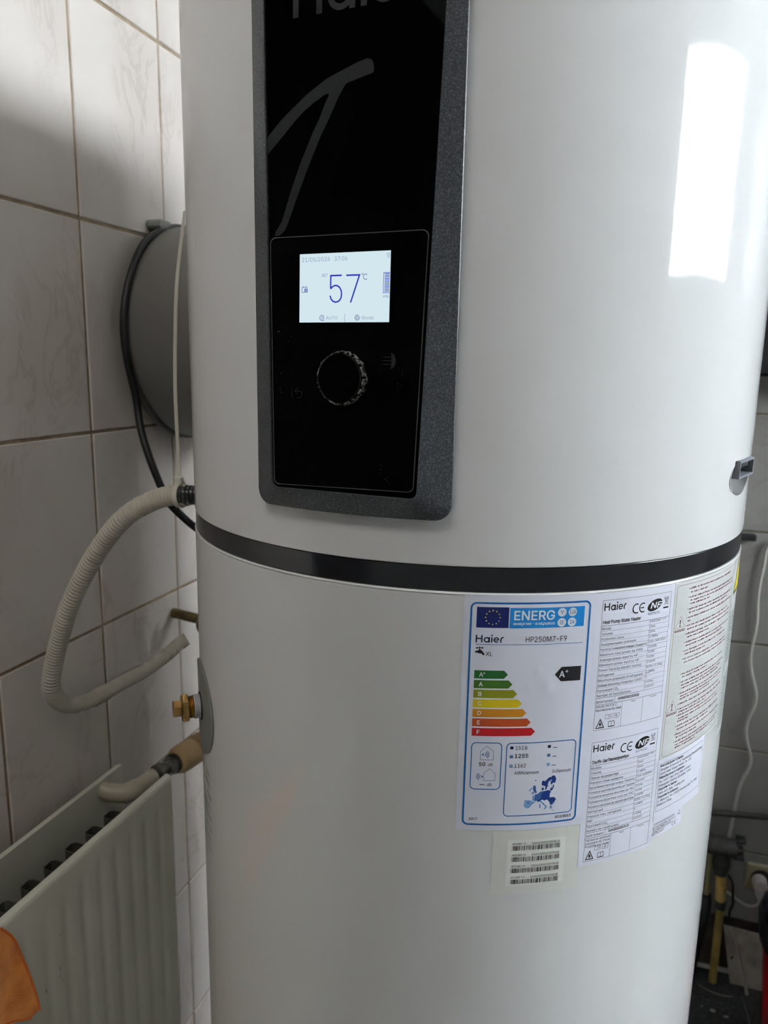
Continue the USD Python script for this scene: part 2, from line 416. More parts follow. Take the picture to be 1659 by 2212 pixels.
# lining of the recess: a bowl with a dark slot at its top
lin_out = Manifold.sphere(1.0, 64).scale((0.0322, 0.0207, 0.0172))
lining = to_handle(lin_out - ell - Manifold.cube((0.2, 0.2, 0.2), True).translate((0, 0.1 - 0.0028, 0)), 0.002)
slot_box = Manifold.cube((0.046, 0.03, 0.012), True).translate((0.004, -0.011, 0.0085))
lm = (lining - to_handle(slot_box, 0.002)).to_mesh()
lip = obj('handle_recess', trimesh.Trimesh(lm.vert_properties[:, :3], lm.tri_verts, process=False), ENAMEL, heater, smooth=40)
sb = (to_handle(Manifold.cube((0.050, 0.024, 0.016), True).translate((0.004, -0.0105, 0.0085)) - Manifold.cube((0.046, 0.022, 0.012), True).translate((0.004, -0.0085, 0.0085)), 0.002)).to_mesh()
obj('slot_lining', trimesh.Trimesh(sb.vert_properties[:, :3], sb.tri_verts, process=False), pbr('slot_grey', lin(120, 124, 132), 0.5), lip, smooth=False)
ring = []
for k in range(49):
    a = 2 * math.pi * k / 48
    ring.append(hp * (R - 0.012) + ht * (-0.004 + 0.008 * math.cos(a)) + np.array([0, 0, HZ + 0.0095 + 0.006 * math.sin(a)]))
obj('latch_ring', tube(np.array(ring), 0.0022, 8, caps=False), pbr('latch_green', lin(120, 150, 132), 0.3), lip)

obj('trim_band', lathe([(R - 0.03, ZBB), (R - 0.0014, ZBB), (R - 0.0009, ZBB + 0.001), (R - 0.0009, ZT - 0.001), (R - 0.0014, ZT), (R - 0.03, ZT)], NSEG, closed=True), BLACKGLOSS, heater,
    label='glossy black band around the casing')
low_prof = [(0.0, 0.045), (R - 0.02, 0.045), (R - 0.004, 0.049), (R, 0.06), (R, 0.5), (R, 1.0), (R, 1.3), (R, ZBB - 0.0046), (R - 0.0003, ZBB - 0.0030), (R + 0.0004, ZBB - 0.0016), (R - 0.0004, ZBB - 0.0004), (R - 0.03, ZBB - 0.0004), (0, ZBB - 0.0004)]
lower = obj('lower_shell', lathe(low_prof, NSEG), ENAMEL2, heater, smooth=24)
fix_radial(lower, R, 0.055, ZBB - 0.004)
for k in range(3):
    a = math.radians(30 + 120 * k)
    obj('foot', lathe([(0, 0), (0.026, 0), (0.028, 0.004), (0.024, 0.02), (0.022, 0.05), (0, 0.05)], 32, origin=(0.22 * math.cos(a), 0.22 * math.sin(a), 0)), BLACK, heater)

# ---- control panel
n0 = np.array([math.sin(T0), -math.cos(T0), 0.0]); u0 = np.array([math.cos(T0), math.sin(T0), 0.0])
KT = 0.0294


def plane(u, z, off=0.0):
    """Panel coordinates (mm across, mm above the band) on the slightly leaning glass."""
    u = np.asarray(u, float) / 1000; zz = np.asarray(z, float) / 1000
    d = 0.310 - KT * (zz - 0.06) + off
    return d[..., None] * n0 + u[..., None] * u0 + np.stack([0 * zz, 0 * zz, ZT + zz], -1)


def rr(corners, rad, nc=8, ns=14):
    """Rounded polygon through four corners (bl, br, tr, tl), counter-clockwise, with matching counts."""
    c = np.array(corners, float); out = []
    segs = []
    for i in range(4):
        p, a, b = c[i], c[i - 1], c[(i + 1) % 4]
        da, db = (a - p) / np.linalg.norm(a - p), (b - p) / np.linalg.norm(b - p)
        ang = math.acos(np.clip(da @ db, -1, 1)); t = rad / math.tan(ang / 2)
        cen = p + (da + db) / np.linalg.norm(da + db) * rad / math.sin(ang / 2)
        s, e = p + da * t, p + db * t
        a0 = math.atan2(*(s - cen)[::-1]); a1 = math.atan2(*(e - cen)[::-1])
        while a1 < a0:
            a1 += 2 * math.pi
        segs.append([cen + rad * np.array([math.cos(x), math.sin(x)]) for x in np.linspace(a0, a1, nc)])
    for i in range(4):
        out += segs[i]
        s, e = segs[i][-1], segs[(i + 1) % 4][0]
        out += [s + (e - s) * k / ns for k in range(1, ns)]
    return np.array(out)


def outer_ring(rad, inset=0.0):
    o = rr([(-84.5 + inset, 37.8 + inset), (84.5 - inset, 37.8 + inset), (84.5 - inset, 446 - inset), (-84.5 + inset, 446 - inset)], 13 - inset)
    a = T0 + o[:, 0] / 300.0
    return np.stack([rad * np.sin(a), -rad * np.cos(a), ZT + o[:, 1] / 1000], 1)


inn = rr([(-63.0, 54.6), (62.6, 54.6), (72.6, 432), (-72.6, 432)], 6)
inn2 = rr([(-62.4, 55.2), (62.0, 55.2), (72.0, 431.4), (-72.0, 431.4)], 5.5)
frame = loft([outer_ring(R - 0.002), outer_ring(0.3072), outer_ring(0.3078, 0.5), outer_ring(0.3080, 1.2), plane(inn[:, 0], inn[:, 1], 0.0012), plane(inn2[:, 0], inn2[:, 1], 0.0004), plane(inn2[:, 0], inn2[:, 1], -0.007)])
panel = obj('control_panel', frame, FRAME, heater, smooth=22, label='charcoal bevelled frame of the control panel')
gl = rr([(-62.2, 55.4), (61.8, 55.4), (71.8, 431.2), (-71.8, 431.2)], 5.4)
obj('glass_panel', loft([plane(gl[:, 0], gl[:, 1], -0.006), plane(gl[:, 0], gl[:, 1], -0.0012), plane(gl[:, 0] * 0.995, 57 + (gl[:, 1] - 57) * 0.999, -0.0008)], cap1=True), GLASS, panel, smooth=22, label='black gloss glass inlay')
mo = rr([(-60.6, 57.6), (59.5, 60.2), (64.6, 248.2), (-65.3, 248.2)], 4.5)
mcen = mo.mean(0)
mi = mcen + (mo - mcen) * 0.994
module = obj('display_module', loft([plane(mo[:, 0], mo[:, 1], -0.003), plane(mo[:, 0], mo[:, 1], 0.0000), plane(mi[:, 0], mi[:, 1], 0.0005)], cap1=True), GLASS2, heater, smooth=22, label='black glass operating unit with display, knob and two buttons')
edge = rr([(-60.7, 57.5), (59.6, 60.1), (64.7, 248.3), (-65.4, 248.3)], 4.6)
obj('edge_film', loft([plane(edge[:, 0], edge[:, 1], -0.0002), plane(edge[:, 0], edge[:, 1], 0.0007), plane(mi[:, 0], mi[:, 1], 0.0008)]), pbr('film_edge', (0.10, 0.10, 0.10), 0.25), module, smooth=False, label='frayed edge of the clear protective film')


class Print:
    """Flat print: polygons in label coordinates (mm), triangulated and laid on a surface."""

    def __init__(self, place, strip=None):
        self.place, self.strip, self.v, self.f, self.n = place, strip, [], [], 0

    def tri(self, v, f):
        self.v.append(np.asarray(v, float)); self.f.append(np.asarray(f) + self.n); self.n += len(v)

    def poly(self, g):
        if g.is_empty:
            return self
        if g.geom_type != 'Polygon':
            for h in getattr(g, 'geoms', []):
                if h.geom_type in ('Polygon', 'MultiPolygon'):
                    self.poly(h)
            return self
        x0, _, x1, _ = g.bounds
        if self.strip and x1 - x0 > self.strip * 1.3:
            k = int(math.ceil((x1 - x0) / self.strip)); e = np.linspace(x0, x1, k + 1)
            y0, y1 = g.bounds[1] - 1, g.bounds[3] + 1
            s, self.strip = self.strip, None
            for a, b in zip(e[:-1], e[1:]):
                self.poly(g.intersection(sbox(a, y0, b, y1)))
            self.strip = s
            return self
        if g.area < 1e-7:
            return self
        v, f = trimesh.creation.triangulate_polygon(g, engine='earcut')
        v = np.asarray(v); f = np.asarray(f)
        a, b, c = v[f[:, 0]], v[f[:, 1]], v[f[:, 2]]
        area = (b[:, 0] - a[:, 0]) * (c[:, 1] - a[:, 1]) - (b[:, 1] - a[:, 1]) * (c[:, 0] - a[:, 0])
        f = np.where((area < 0)[:, None], f[:, ::-1], f)
        self.tri(v, f)
        return self

    def rect(self, x0, y0, x1, y1):
        return self.poly(sbox(min(x0, x1), min(y0, y1), max(x0, x1), max(y0, y1)))

    def line(self, pts, w, cap='flat', join='mitre'):
        return self.poly(LineString(pts).buffer(w / 2, cap_style=cap, join_style=join))

    def text(self, s, x, y, h, w=None, bold=False, right=False, slant=0.0, fit=None):
        """Capitals h tall on the baseline y, from x (or ending at x); w stretches to that width, fit only ever narrows."""
        m = text_front(s, bold)
        v = m[0].copy(); v[:, 0] -= v[:, 0].min()
        cur = v[:, 0].max() * h
        k = (w / cur) if w else min(1.0, fit / cur) if fit else 1.0
        p = np.stack([v[:, 0] * h * k + slant * v[:, 1] * h, v[:, 1] * h], 1)
        p[:, 0] += x - (p[:, 0].max() if right else 0); p[:, 1] += y
        self.tri(p, m[1]); return self

    def mesh(self):
        p = np.vstack(self.v)
        return trimesh.Trimesh(self.place(p[:, 0], p[:, 1]), np.vstack(self.f), process=False)


_fonts = {}


def text_front(s, bold):
    if (s, bold) not in _fonts:
        m = meshkit.text_mesh(s, 1.0, depth=0.1, bold=bold)
        keep = m.face_normals[:, 2] > 0.5
        f = m.faces[keep]; used = np.unique(f)
        back = np.zeros(len(m.vertices), int); back[used] = np.arange(len(used))
        _fonts[(s, bold)] = (np.asarray(m.vertices)[used][:, :2], back[f])
    return _fonts[(s, bold)]


def scrawl(P, x0, x1, y, h, r):
    """A line of print too small to read: uneven upright strokes broken into words."""
    x = x0
    while x < x1:
        wl = r.uniform(2.0, 8.0) * h
        e = min(x1, x + wl)
        while x < e:
            hh = h * (1.0 if r.random() < 0.3 else 0.72)
            P.rect(x, y - (0.25 * h if r.random() < 0.12 else 0), min(e, x + h * r.uniform(0.22, 0.5)), y + hh)
            x += h * r.uniform(0.42, 0.7)
        x += 0.55 * h


def haier_logo(P, x, y, cap, width):
    """Wide grotesque word mark: H, one-storey a, i, e, r."""
    w = 0.17
    g = [LineString([(0.085, 0), (0.085, 1)]).buffer(w / 2, cap_style='flat'), LineString([(0.78, 0), (0.78, 1)]).buffer(w / 2, cap_style='flat'), LineString([(0.085, 0.53), (0.78, 0.53)]).buffer(w / 2.1, cap_style='flat')]
    g.append(Point(1.40, 0.37).buffer(0.37, 32).difference(Point(1.40, 0.37).buffer(0.37 - w * 0.92, 32)))
    g.append(LineString([(1.73, 0), (1.73, 0.74)]).buffer(w / 2, cap_style='flat'))
    g.append(LineString([(2.06, 0), (2.06, 0.74)]).buffer(w / 2, cap_style='flat'))
    g.append(Point(2.06, 0.97).buffer(0.105, 16))
    e = Point(2.64, 0.37).buffer(0.37, 32).difference(Point(2.64, 0.37).buffer(0.37 - w * 0.9, 32))
    e = e.difference(Polygon([(2.64, 0.37), (3.2, 0.37), (3.2, 0.10), (2.86, 0.16)]))
    g += [e, LineString([(2.30, 0.37), (3.0, 0.37)]).buffer(w / 2.3, cap_style='flat')]
    g.append(LineString([(3.22, 0), (3.22, 0.38), (3.27, 0.56), (3.38, 0.68), (3.55, 0.72)]).buffer(w / 2, cap_style='flat', join_style='round'))
    u = unary_union(g)
    sx = width / 3.55
    P.poly(affinity.translate(affinity.scale(u, sx, cap, origin=(0, 0)), x, y))


def on_plane(off):
    return lambda x, y: plane(x, y, off)


GREYPRINT = pbr('panel_grey_print', (0.011, 0.012, 0.014), 0.35)
P = Print(on_plane(-0.0005))
haier_logo(P, -47.5, 400.3, 27.5, 98)
obj('brand_print', P.mesh(), GREYPRINT, panel, smooth=False, label='large grey brand lettering at the top of the glass')
# printed swoosh: an arc with a branch running down to the left
P = Print(on_plane(-0.00052))
sw_up = [(-70.5, 318), (-68, 322), (-56.5, 332.6), (-47.7, 339), (-34.8, 348), (-19.1, 356.5), (-3.7, 361.6), (6, 364.6), (13.3, 366.1), (16.5, 364.8), (18.2, 362), (18.5, 357.1), (17, 355.6), (13.6, 355.2), (4, 353), (-2.5, 351.6), (-3.5, 351.3),
         (-9.5, 342.5), (-15.5, 331.1), (-23.8, 317), (-34.0, 296), (-43.3, 275), (-50.4, 258), (-53, 253), (-57.7, 249.6), (-62, 249.6), (-61.0, 252.7), (-55.9, 259.6), (-48.6, 280.2), (-40.6, 299.4), (-30.6, 319.9), (-25, 329.4), (-19.9, 340.2), (-16.3, 346.6),
         (-21, 345.6), (-29.4, 341.3), (-38, 336), (-45.4, 330.0), (-56, 320), (-68.3, 309), (-69.4, 309)]
P.poly(Polygon(sw_up).buffer(0.8).buffer(-0.8))
obj('swoosh_print', P.mesh(), GREYPRINT, panel, smooth=False, label='grey printed swoosh with a branch')

# display
LCD = emit('lcd_backlight', (0.66, 0.81, 0.87), 0.77)
PIX = {k: emit('lcd_' + k, c, 0.78) for k, c in [('blue', lin(42, 52, 184)), ('soft', lin(138, 158, 190)), ('mid', lin(104, 122, 168)), ('indigo', lin(70, 84, 160))]}
P = Print(on_plane(0.0009)); P.poly(Polygon([(-38.8, 184.6), (36.2, 184.6), (36.0, 235.0), (-39.0, 235.0)]))
lcd = obj('display', P.mesh(), LCD, module, smooth=False, label='lit white display showing 57 degrees')
D = {k: Print(on_plane(0.001)) for k in PIX}
D['soft'].text('21/05/2026', -36.9, 229.3, 3.05, w=23.7).text('17:06', -9.1, 229.3, 3.05, w=10.4)
D['mid'].text('SET', -19.7, 218.0, 2.1, w=4.7)
b = D['blue']
b.line([(-3.1, 218.7), (-12.25, 218.7), (-12.25, 209.2)], 1.15)
arc = [(-12.25, 209.0), (-10.8, 210.6), (-8.7, 211.5), (-6.6, 211.3), (-4.7, 210.0), (-3.4, 207.8), (-3.0, 205.3), (-3.3, 202.7), (-4.5, 200.7), (-6.3, 199.6), (-8.2, 199.4), (-10.2, 200.1), (-11.8, 201.8), (-12.6, 204.2)]
b.line(arc, 1.1, join='round')
b.line([(0.6, 218.6), (11.5, 218.6), (4.6, 198.9)], 1.15)
D['mid'].line([(17.7, 218.4), (16.9, 219.1), (15.9, 219.1), (15.0, 218.4), (14.8, 217.2), (15.0, 216.0), (15.8, 215.2), (16.9, 215.2), (17.7, 215.9)], 0.5, join='round')
D['mid'].poly(Point(14.0, 219.1).buffer(0.75).difference(Point(14.0, 219.1).buffer(0.42)))
b.poly(sbox(30.6, 205.2, 37.5, 219.9).buffer(-0.1).difference(sbox(31.1, 205.7, 38, 219.4)).intersection(sbox(30, 200, 35.9, 225)))
for k in range(12):
    y = 206.3 + k * 1.12
    b.rect(31.8, y, 35.6, y + 0.55)
D['mid'].text('HW', 31.1, 202.0, 1.9, w=4.5)
for rr_, wd in ((1.3, 0.35), (2.3, 0.35), (3.3, 0.35)):
    a = np.linspace(math.radians(40), math.radians(122 if rr_ > 2 else 140), 14)
    D['soft'].poly(LineString([(34.4 + rr_ * math.cos(x), 229.8 + rr_ * math.sin(x)) for x in a]).buffer(wd / 2).intersection(sbox(28, 228, 35.9, 235)))
D['soft'].poly(Point(34.4, 229.9).buffer(0.3))
i = D['indigo']
i.line([(-32.0, 210.7), (-36.7, 210.7), (-36.7, 206.9), (-34.6, 206.9)], 0.4); i.line([(-35.6, 210.7), (-35.6, 211.5)], 0.35); i.line([(-33.2, 210.7), (-33.2, 211.5)], 0.35)
for k in range(3):
    i.rect(-34.6 + k * 1.0, 207.0, -34.0 + k * 1.0, 209.6)
i.line([(-34.6, 207.2), (-31.9, 207.2)], 0.5); i.line([(-34.6, 209.4), (-31.9, 209.4)], 0.5)
i.poly(Point(-19.4, 188.0).buffer(2.0).difference(Point(-19.4, 188).buffer(1.6)).difference(sbox(-18.9, 185.5, -17, 187)))
i.line([(-19.2, 189.2), (-19.2, 187.7), (-20.2, 187.7)], 0.4); i.line([(-19.1, 186.2), (-17.6, 186.4)], 0.6)
D['soft'].text('AUTO', -15.7, 186.8, 2.35, w=9.5)
D['soft'].rect(-0.12, 184.7, 0.22, 191.0)
i2 = D['mid']
i2.poly(Point(10.4, 188.0).buffer(2.2).difference(Point(10.4, 188).buffer(1.85)).difference(sbox(11.6, 188.6, 13, 190.4)))
i2.poly(Point(10.4, 188.0).buffer(1.2).difference(Point(10.4, 188).buffer(0.75)))
for k in range(5):
    a = k * 1.2566 + 0.3
    i2.line([(10.4 + 1.1 * math.cos(a), 188 + 1.1 * math.sin(a)), (10.4 + 1.9 * math.cos(a + 0.35), 188 + 1.9 * math.sin(a + 0.35))], 0.35)
D['soft'].text('Boost', 14.3, 186.7, 2.35, w=9.3)
for k, p in D.items():
    obj('display_print', p.mesh(), PIX[k], module, smooth=False)

# knob with torn film round it, two buttons
KC = (-1.2, 143.3)


def disc_rings(c, prof, n=72):
    a = np.linspace(0, 2 * math.pi, n, endpoint=False)
    return [plane(c[0] + r * np.cos(a), c[1] + r * np.sin(a), o) for r, o in prof]


obj('knob', loft(disc_rings(KC, [(18.6, 0.0), (18.6, 0.0052), (18.2, 0.0060), (17.2, 0.0064), (8, 0.0062)]), cap1=True), GLASS, module, smooth=35, label='round black push knob')
torn = usdkit.material(stage, '/World/Looks/torn_film', {'t': ('transparent_bsdf', {}), 'g': ('principled_bsdf', {'base_color': (0.55, 0.55, 0.52), 'roughness': 0.2}), 'g0': ('geometry', {}), 'n': ('noise_texture', {'scale': 420.0, 'detail': 3.0}),
                        'r': ('rgb_ramp', {'ramp': [(0.42, (0.0, 0.0, 0.0)), (0.66, (0.75, 0.75, 0.75))]}), 'm': ('mix_closure', {})},
                       [('g0.position', 'n.vector'), ('n.fac', 'r.fac'), ('r.color', 'm.fac'), ('t.BSDF', 'm.closure1'), ('g.BSDF', 'm.closure2')], surface='m.closure')
a = np.linspace(0, 2 * math.pi, 220, endpoint=False)
wob = meshkit.fbm(np.stack([np.cos(a) * 4, np.sin(a) * 4, 0 * a], 1), 3, 3)
wob2 = meshkit.fbm(np.stack([np.cos(a) * 9, np.sin(a) * 9, 0 * a + 5], 1), 3, 5)
lean = 0.5 + 0.5 * np.cos(a + 0.45)
ri, ro = 18.4 + 0.6 * wob2, 19.3 + (0.9 + 2.6 * lean) * wob
obj('torn_film', loft([plane(KC[0] + ri * np.cos(a), KC[1] + ri * np.sin(a), 0.0045 + 0.0018 * wob2), plane(KC[0] + (ri + ro) / 2 * np.cos(a), KC[1] + (ri + ro) / 2 * np.sin(a), 0.0030 + 0.004 * wob), plane(KC[0] + ro * np.cos(a), KC[1] + ro * np.sin(a), 0.0007 + 0.0035 * wob2 * wob)]),
    torn, module, smooth=False, label='crinkled remains of clear protective film round the knob')
ICON = pbr('button_icon', (0.022, 0.022, 0.023), 0.4)
for c, ic in (((-38.7, 130.4), 'back'), ((35.3, 156.8), 'menu')):
    bt = obj('button', loft(disc_rings(c, [(8.6, 0.0005), (8.3, 0.0010), (7.9, 0.0010), (7.6, 0.0004), (5, 0.0008)], 48), cap1=True), GLASS2, module, smooth=35)
    P = Print(on_plane(0.00115))
    if ic == 'back':
        P.line([(-39.6, 134.9), (-42.2, 132.5), (-39.6, 130.4)], 0.55); P.line([(-42.0, 132.5), (-37.9, 132.5), (-36.2, 131.6), (-35.6, 129.9), (-36.4, 128.2), (-38.0, 127.4), (-40.4, 127.4)], 0.55, join='round')
    else:
        for k in range(3):
            P.rect(31.0, 154.0 + 2.6 * k, 32.0, 154.5 + 2.6 * k); P.rect(32.8, 154.0 + 2.6 * k, 39.0, 154.5 + 2.6 * k)
    obj('button_icon_print', P.mesh(), ICON, module, smooth=False)
P = Print(on_plane(0.0009))
for (x, y, r) in [(-57, 178, .8), (-58.2, 177.6, .5), (-51, 180.5, .4), (-46, 174, .45), (-48.5, 170, .4), (-55, 146, .45), (-46, 146, .4), (-55.6, 134, .6), (-54.5, 131, .55), (-54.8, 117, .35), (48, 150, .4), (48, 148, .4), (48, 146, .4), (44.5, 140.5, .45), (47.6, 139.6, .35), (45, 137.5, .4), (33, 79, .5), (33, 76, .45), (32.6, 73, .4), (37, 69, .5), (39, 70, .4), (38, 67.6, .35), (40, 66, .3)]:
    P.poly(Point(x, y).buffer(r * 0.8, 6))
obj('dust_specks', P.mesh(), pbr('dust', (0.06, 0.065, 0.065), 0.7), module, smooth=False, label='small pale dust specks under the film', kind='stuff')

# ---- stickers
BUMPS = [(130.5, -84.5, 3.0, 4.2, 0.35), (139, -97, 4.5, 7.5, 0.5), (123.5, -97.5, 2.2, 4.5, 0.35), (146, -128, 5, 5, 0.3), (157, -153.5, 4, 4, 0.3), (163, -65, 4.5, 6, 0.35), (161, -97, 2.5, 2.5, 0.2), (131, -147, 3, 2.6, 0.2), (136, -77, 6, 2.4, 0.2),
         (216, -47, 3.5, 6, 0.3), (224, -56, 4, 5, 0.3), (212, -60, 5, 3, 0.2), (222, -214, 4, 4, 0.25), (206, -163, 4, 4, 0.2)]


def bump(s, z):
    s, z = np.asarray(s, float), np.asarray(z, float)
    h = 0 * s
    for a, b_, w1, w2, k in BUMPS:
        h = h + k * np.exp(-((s - a) / w1) ** 2 - ((z - b_) / w2) ** 2)
    return h / 1000


def on_label(lift):
    return lambda s, z: cyl(s, z, R + lift / 1000 + bump(s, z))


def sheet(s0, s1, z0, z1, lift, step=1.5, rad=1.2, curl=None):
    """A thin sticker: rounded top sheet plus a skirt down to the casing."""
    ns, nz = max(2, int((s1 - s0) / step)), max(2, int((z1 - z0) / step))
    S, Z = np.meshgrid(np.linspace(s0, s1, ns + 1), np.linspace(z0, z1, nz + 1))
    r = R + lift / 1000 + bump(S, Z)
    if curl is not None:
        r = r + curl(S, Z) / 1000
    top = cyl(S, Z, r)
    g = grid(top)
    idx = np.arange((ns + 1) * (nz + 1)).reshape(nz + 1, ns + 1)
    loop = np.r_[idx[0, :-1], idx[:-1, -1], idx[-1, :0:-1], idx[:0:-1, 0]]
    e = g.vertices[loop]; low = e.copy()
    rr_ = np.hypot(e[:, 0], e[:, 1]); low[:, :2] *= ((R - 0.0003) / rr_)[:, None]
    n = len(loop); v = np.vstack([e, low])
    f = []
    for j in range(n):
        k = (j + 1) % n
        f += [(j, n + j, n + k), (j, n + k, k)]
    return cat(g, trimesh.Trimesh(v, np.array(f), process=False))


STR = 5.0
# energy label
el = obj('energy_label', sheet(68.9, 177.2, -225.8, -21.6, 0.22), PAPER, heater, label='white energy label with coloured efficiency arrows')


def pr(par, name, ink, fn, lift=0.34, label=None, strip=STR):
    P = Print(on_label(lift), strip); fn(P)
    obj(name, P.mesh(), INK[ink], par, smooth=False, label=label)


def ring_rect(x0, y0, x1, y1, rad, w):
    o = sbox(x0 + rad, y0 + rad, x1 - rad, y1 - rad).buffer(rad, 12)
    return o.difference(o.buffer(-w))


pr(el, 'border_print', 'blue', lambda P: (P.poly(ring_rect(73.9, -220.9, 172.0, -27.1, 5, 1.5)), P.poly(ring_rect(79.1, -188.2, 104.4, -146.1, 4, 0.75)), P.poly(ring_rect(107.8, -212.8, 167.6, -146.4, 4, 0.75)), P.rect(79.0, -62.3, 166.6, -61.9)))
pr(el, 'flag_print', 'flag', lambda P: P.rect(79.0, -48.1, 104.3, -31.1), label='dark blue flag with a ring of stars')


def stars(P):
    for k in range(12):
        a = math.pi / 2 - k * math.pi / 6
        cx, cz = 91.7 + 5.7 * math.cos(a), -39.55 + 5.7 * math.sin(a)
        P.poly(Polygon([(cx + (0.85 if j % 2 == 0 else 0.34) * math.cos(math.pi / 2 + j * math.pi / 5), cz + (0.85 if j % 2 == 0 else 0.34) * math.sin(math.pi / 2 + j * math.pi / 5)) for j in range(10)]))


pr(el, 'star_print', 'yellow', stars, 0.42)
pr(el, 'banner_print', 'cyan', lambda P: P.rect(105.2, -48.3, 166.5, -31.6), label='light blue heading banner')


def banner(P):
    P.text('ENERG', 108.4, -41.5, 7.4, w=33, bold=True).text('енергия · ενεργεια', 108.0, -45.6, 2.4, w=33.6, bold=True)
    for x, z in ((147.4, -35.9), (156.3, -36.0), (147.5, -44.3), (156.2, -44.3)):
        P.poly(Point(x, z).buffer(3.6, 20))


pr(el, 'banner_lettering', 'white', banner, 0.42)
pr(el, 'circle_lettering', 'sq2', lambda P: (P.text('Y', 145.9, -37.4, 3.1, w=3.0), P.text('IJA', 153.5, -37.5, 3.1, w=5.6), P.text('IE', 145.6, -45.8, 3.1, w=3.8), P.text('IA', 154.3, -45.8, 3.1, w=3.9)), 0.5)
pr(el, 'brand_lettering', 'navy', lambda P: haier_logo(P, 79.0, -60.4, 6.2, 21.9))
pr(el, 'lettering', 'black', lambda P: (P.text('HP250M7-F9', 118.8, -60.0, 4.5, w=34), P.text('XL', 87.4, -71.6, 3.4, w=5.4), P.text('2017', 79.5, -216.1, 2.1, w=7.0, bold=True), P.text('812/2013', 153.0, -216.9, 2.2, w=14.1, bold=True),
                                        P.text('50', 86.0, -167.0, 3.3, w=5.2, bold=True), P.text('dB', 93.5, -167.0, 2.5, w=3.7), P.text('dB', 93.2, -184.9, 2.5, w=3.9), P.rect(87.2, -184.0, 91.2, -183.4),
                                        P.text('1255', 115.1, -159.8, 3.3, w=11.3, bold=True), P.text('1518', 115.3, -152.6, 3.2, w=9.8), P.text('1162', 115.2, -168.5, 3.2, w=9.6),
                                        P.text('kWh/annum', 116.1, -174.7, 2.8, w=20.2), P.text('GJ/annum', 147.6, -174.9, 2.8, w=16.6),
                                        P.rect(147.2, -152.4, 150.8, -151.9), P.rect(147.0, -160.3, 150.6, -159.8), P.rect(146.8, -168.2, 150.4, -167.7)))
TAP = [[0.06591, 0.00263, 67.50766], [0.00182, -0.07053, -18.92153]]
EUM = [[0.04151, 0.00284, 104.12214], [-0.00318, -0.04351, -138.27163]]
HSE = [[0.03198, 0.0015, 71.82229], [0.00062, -0.03489, -140.94542]]


def amap(M, pts):
    p = np.c_[np.array(pts, float), np.ones(len(pts))]
    return (p @ np.array(M).T).tolist()


def tap(P):
    P.poly(Polygon(amap(TAP, [(145, 695), (175, 692), (185, 680), (215, 680), (235, 700), (255, 725), (255, 745), (232, 742), (225, 725), (195, 725), (175, 715), (145, 715)])))
    for c in ((168, 658), (200, 655), (232, 658)):
        P.poly(Point(*amap(TAP, [c])[0]).buffer(0.75))
    P.line(amap(TAP, [(165, 657), (235, 657)]), 0.5); P.line(amap(TAP, [(200, 655), (200, 690)]), 0.7)


pr(el, 'tap_print', 'black', tap)
for k, (ink, ch, tip) in enumerate([('g1', 'A', 105.9), ('g2', 'A', 109.9), ('g3', 'B', 114.1), ('y', 'C', 118.4), ('o1', 'D', 122.5), ('o2', 'E', 126.6), ('red', 'F', 130.7)]):
    t = -83.9 - k * 8.27
    pr(el, 'arrow_print', ink, lambda P: P.poly(Polygon([(79.0, t - 6.9), (tip - 3.1, t - 6.9), (tip, t - 3.45), (tip - 3.1, t), (79.0, t)])))
    pr(el, 'arrow_letter', 'white', lambda P: (P.text(ch, 82.9, t - 5.2, 3.5, bold=True), P.text('+', 86.0, t - 3.3, 2.4, bold=True) if k == 0 else None), 0.42)
pr(el, 'class_print', 'black', lambda P: P.poly(Polygon([(144.5, -88.2), (150.0, -94.3), (166.9, -94.5), (166.9, -82.2), (150.0, -82.0)])), label='black arrow with class A plus')
pr(el, 'class_letter', 'white', lambda P: (P.text('A', 148.2, -90.8, 5.2, bold=True), P.text('+', 153.4, -87.4, 3.6, bold=True)), 0.42)
for k, ink in enumerate(('sq1', 'sq2', 'sq3')):
    z = (-152.1, -159.9, -168.1)[k]
    pr(el, 'key_square_print', ink, lambda P: (P.rect(111.0, z, 113.6, z + 2.5), P.rect(142.6, z - 0.1, 145.1, z + 2.4)))


def house(P, x, pts):
    P.line(pts + [pts[0], pts[1]], 0.3)


def sound(P):
    house(P, 0, amap(HSE, [(440, 600), (450, 385), (620, 245), (780, 385), (775, 605)]))
    house(P, 0, amap(HSE, [(525, 1130), (530, 945), (685, 825), (825, 950), (815, 1135)]))
    P.poly(Polygon(amap(HSE, [(480, 465), (530, 425), (530, 505)]))); P.poly(Polygon(amap(HSE, [(520, 1030), (475, 990), (475, 1065)])))
    for rad in (60, 100, 140):
        P.line(amap(HSE, [(525 + rad * math.cos(t), 465 + rad * 0.82 * math.sin(t)) for t in np.linspace(-0.85, 0.85, 9)]), 0.55)
        P.line(amap(HSE, [(480 - rad * 0.95 * math.cos(t), 1025 + rad * 0.75 * math.sin(t)) for t in np.linspace(-0.9, 0.9, 9)]), 0.5)


pr(el, 'sound_print', 'sq2', sound, label='two outline houses with sound waves')


def emap(P, polys):
    for q in polys:
        P.poly(Polygon(amap(EUM, q)).buffer(0))


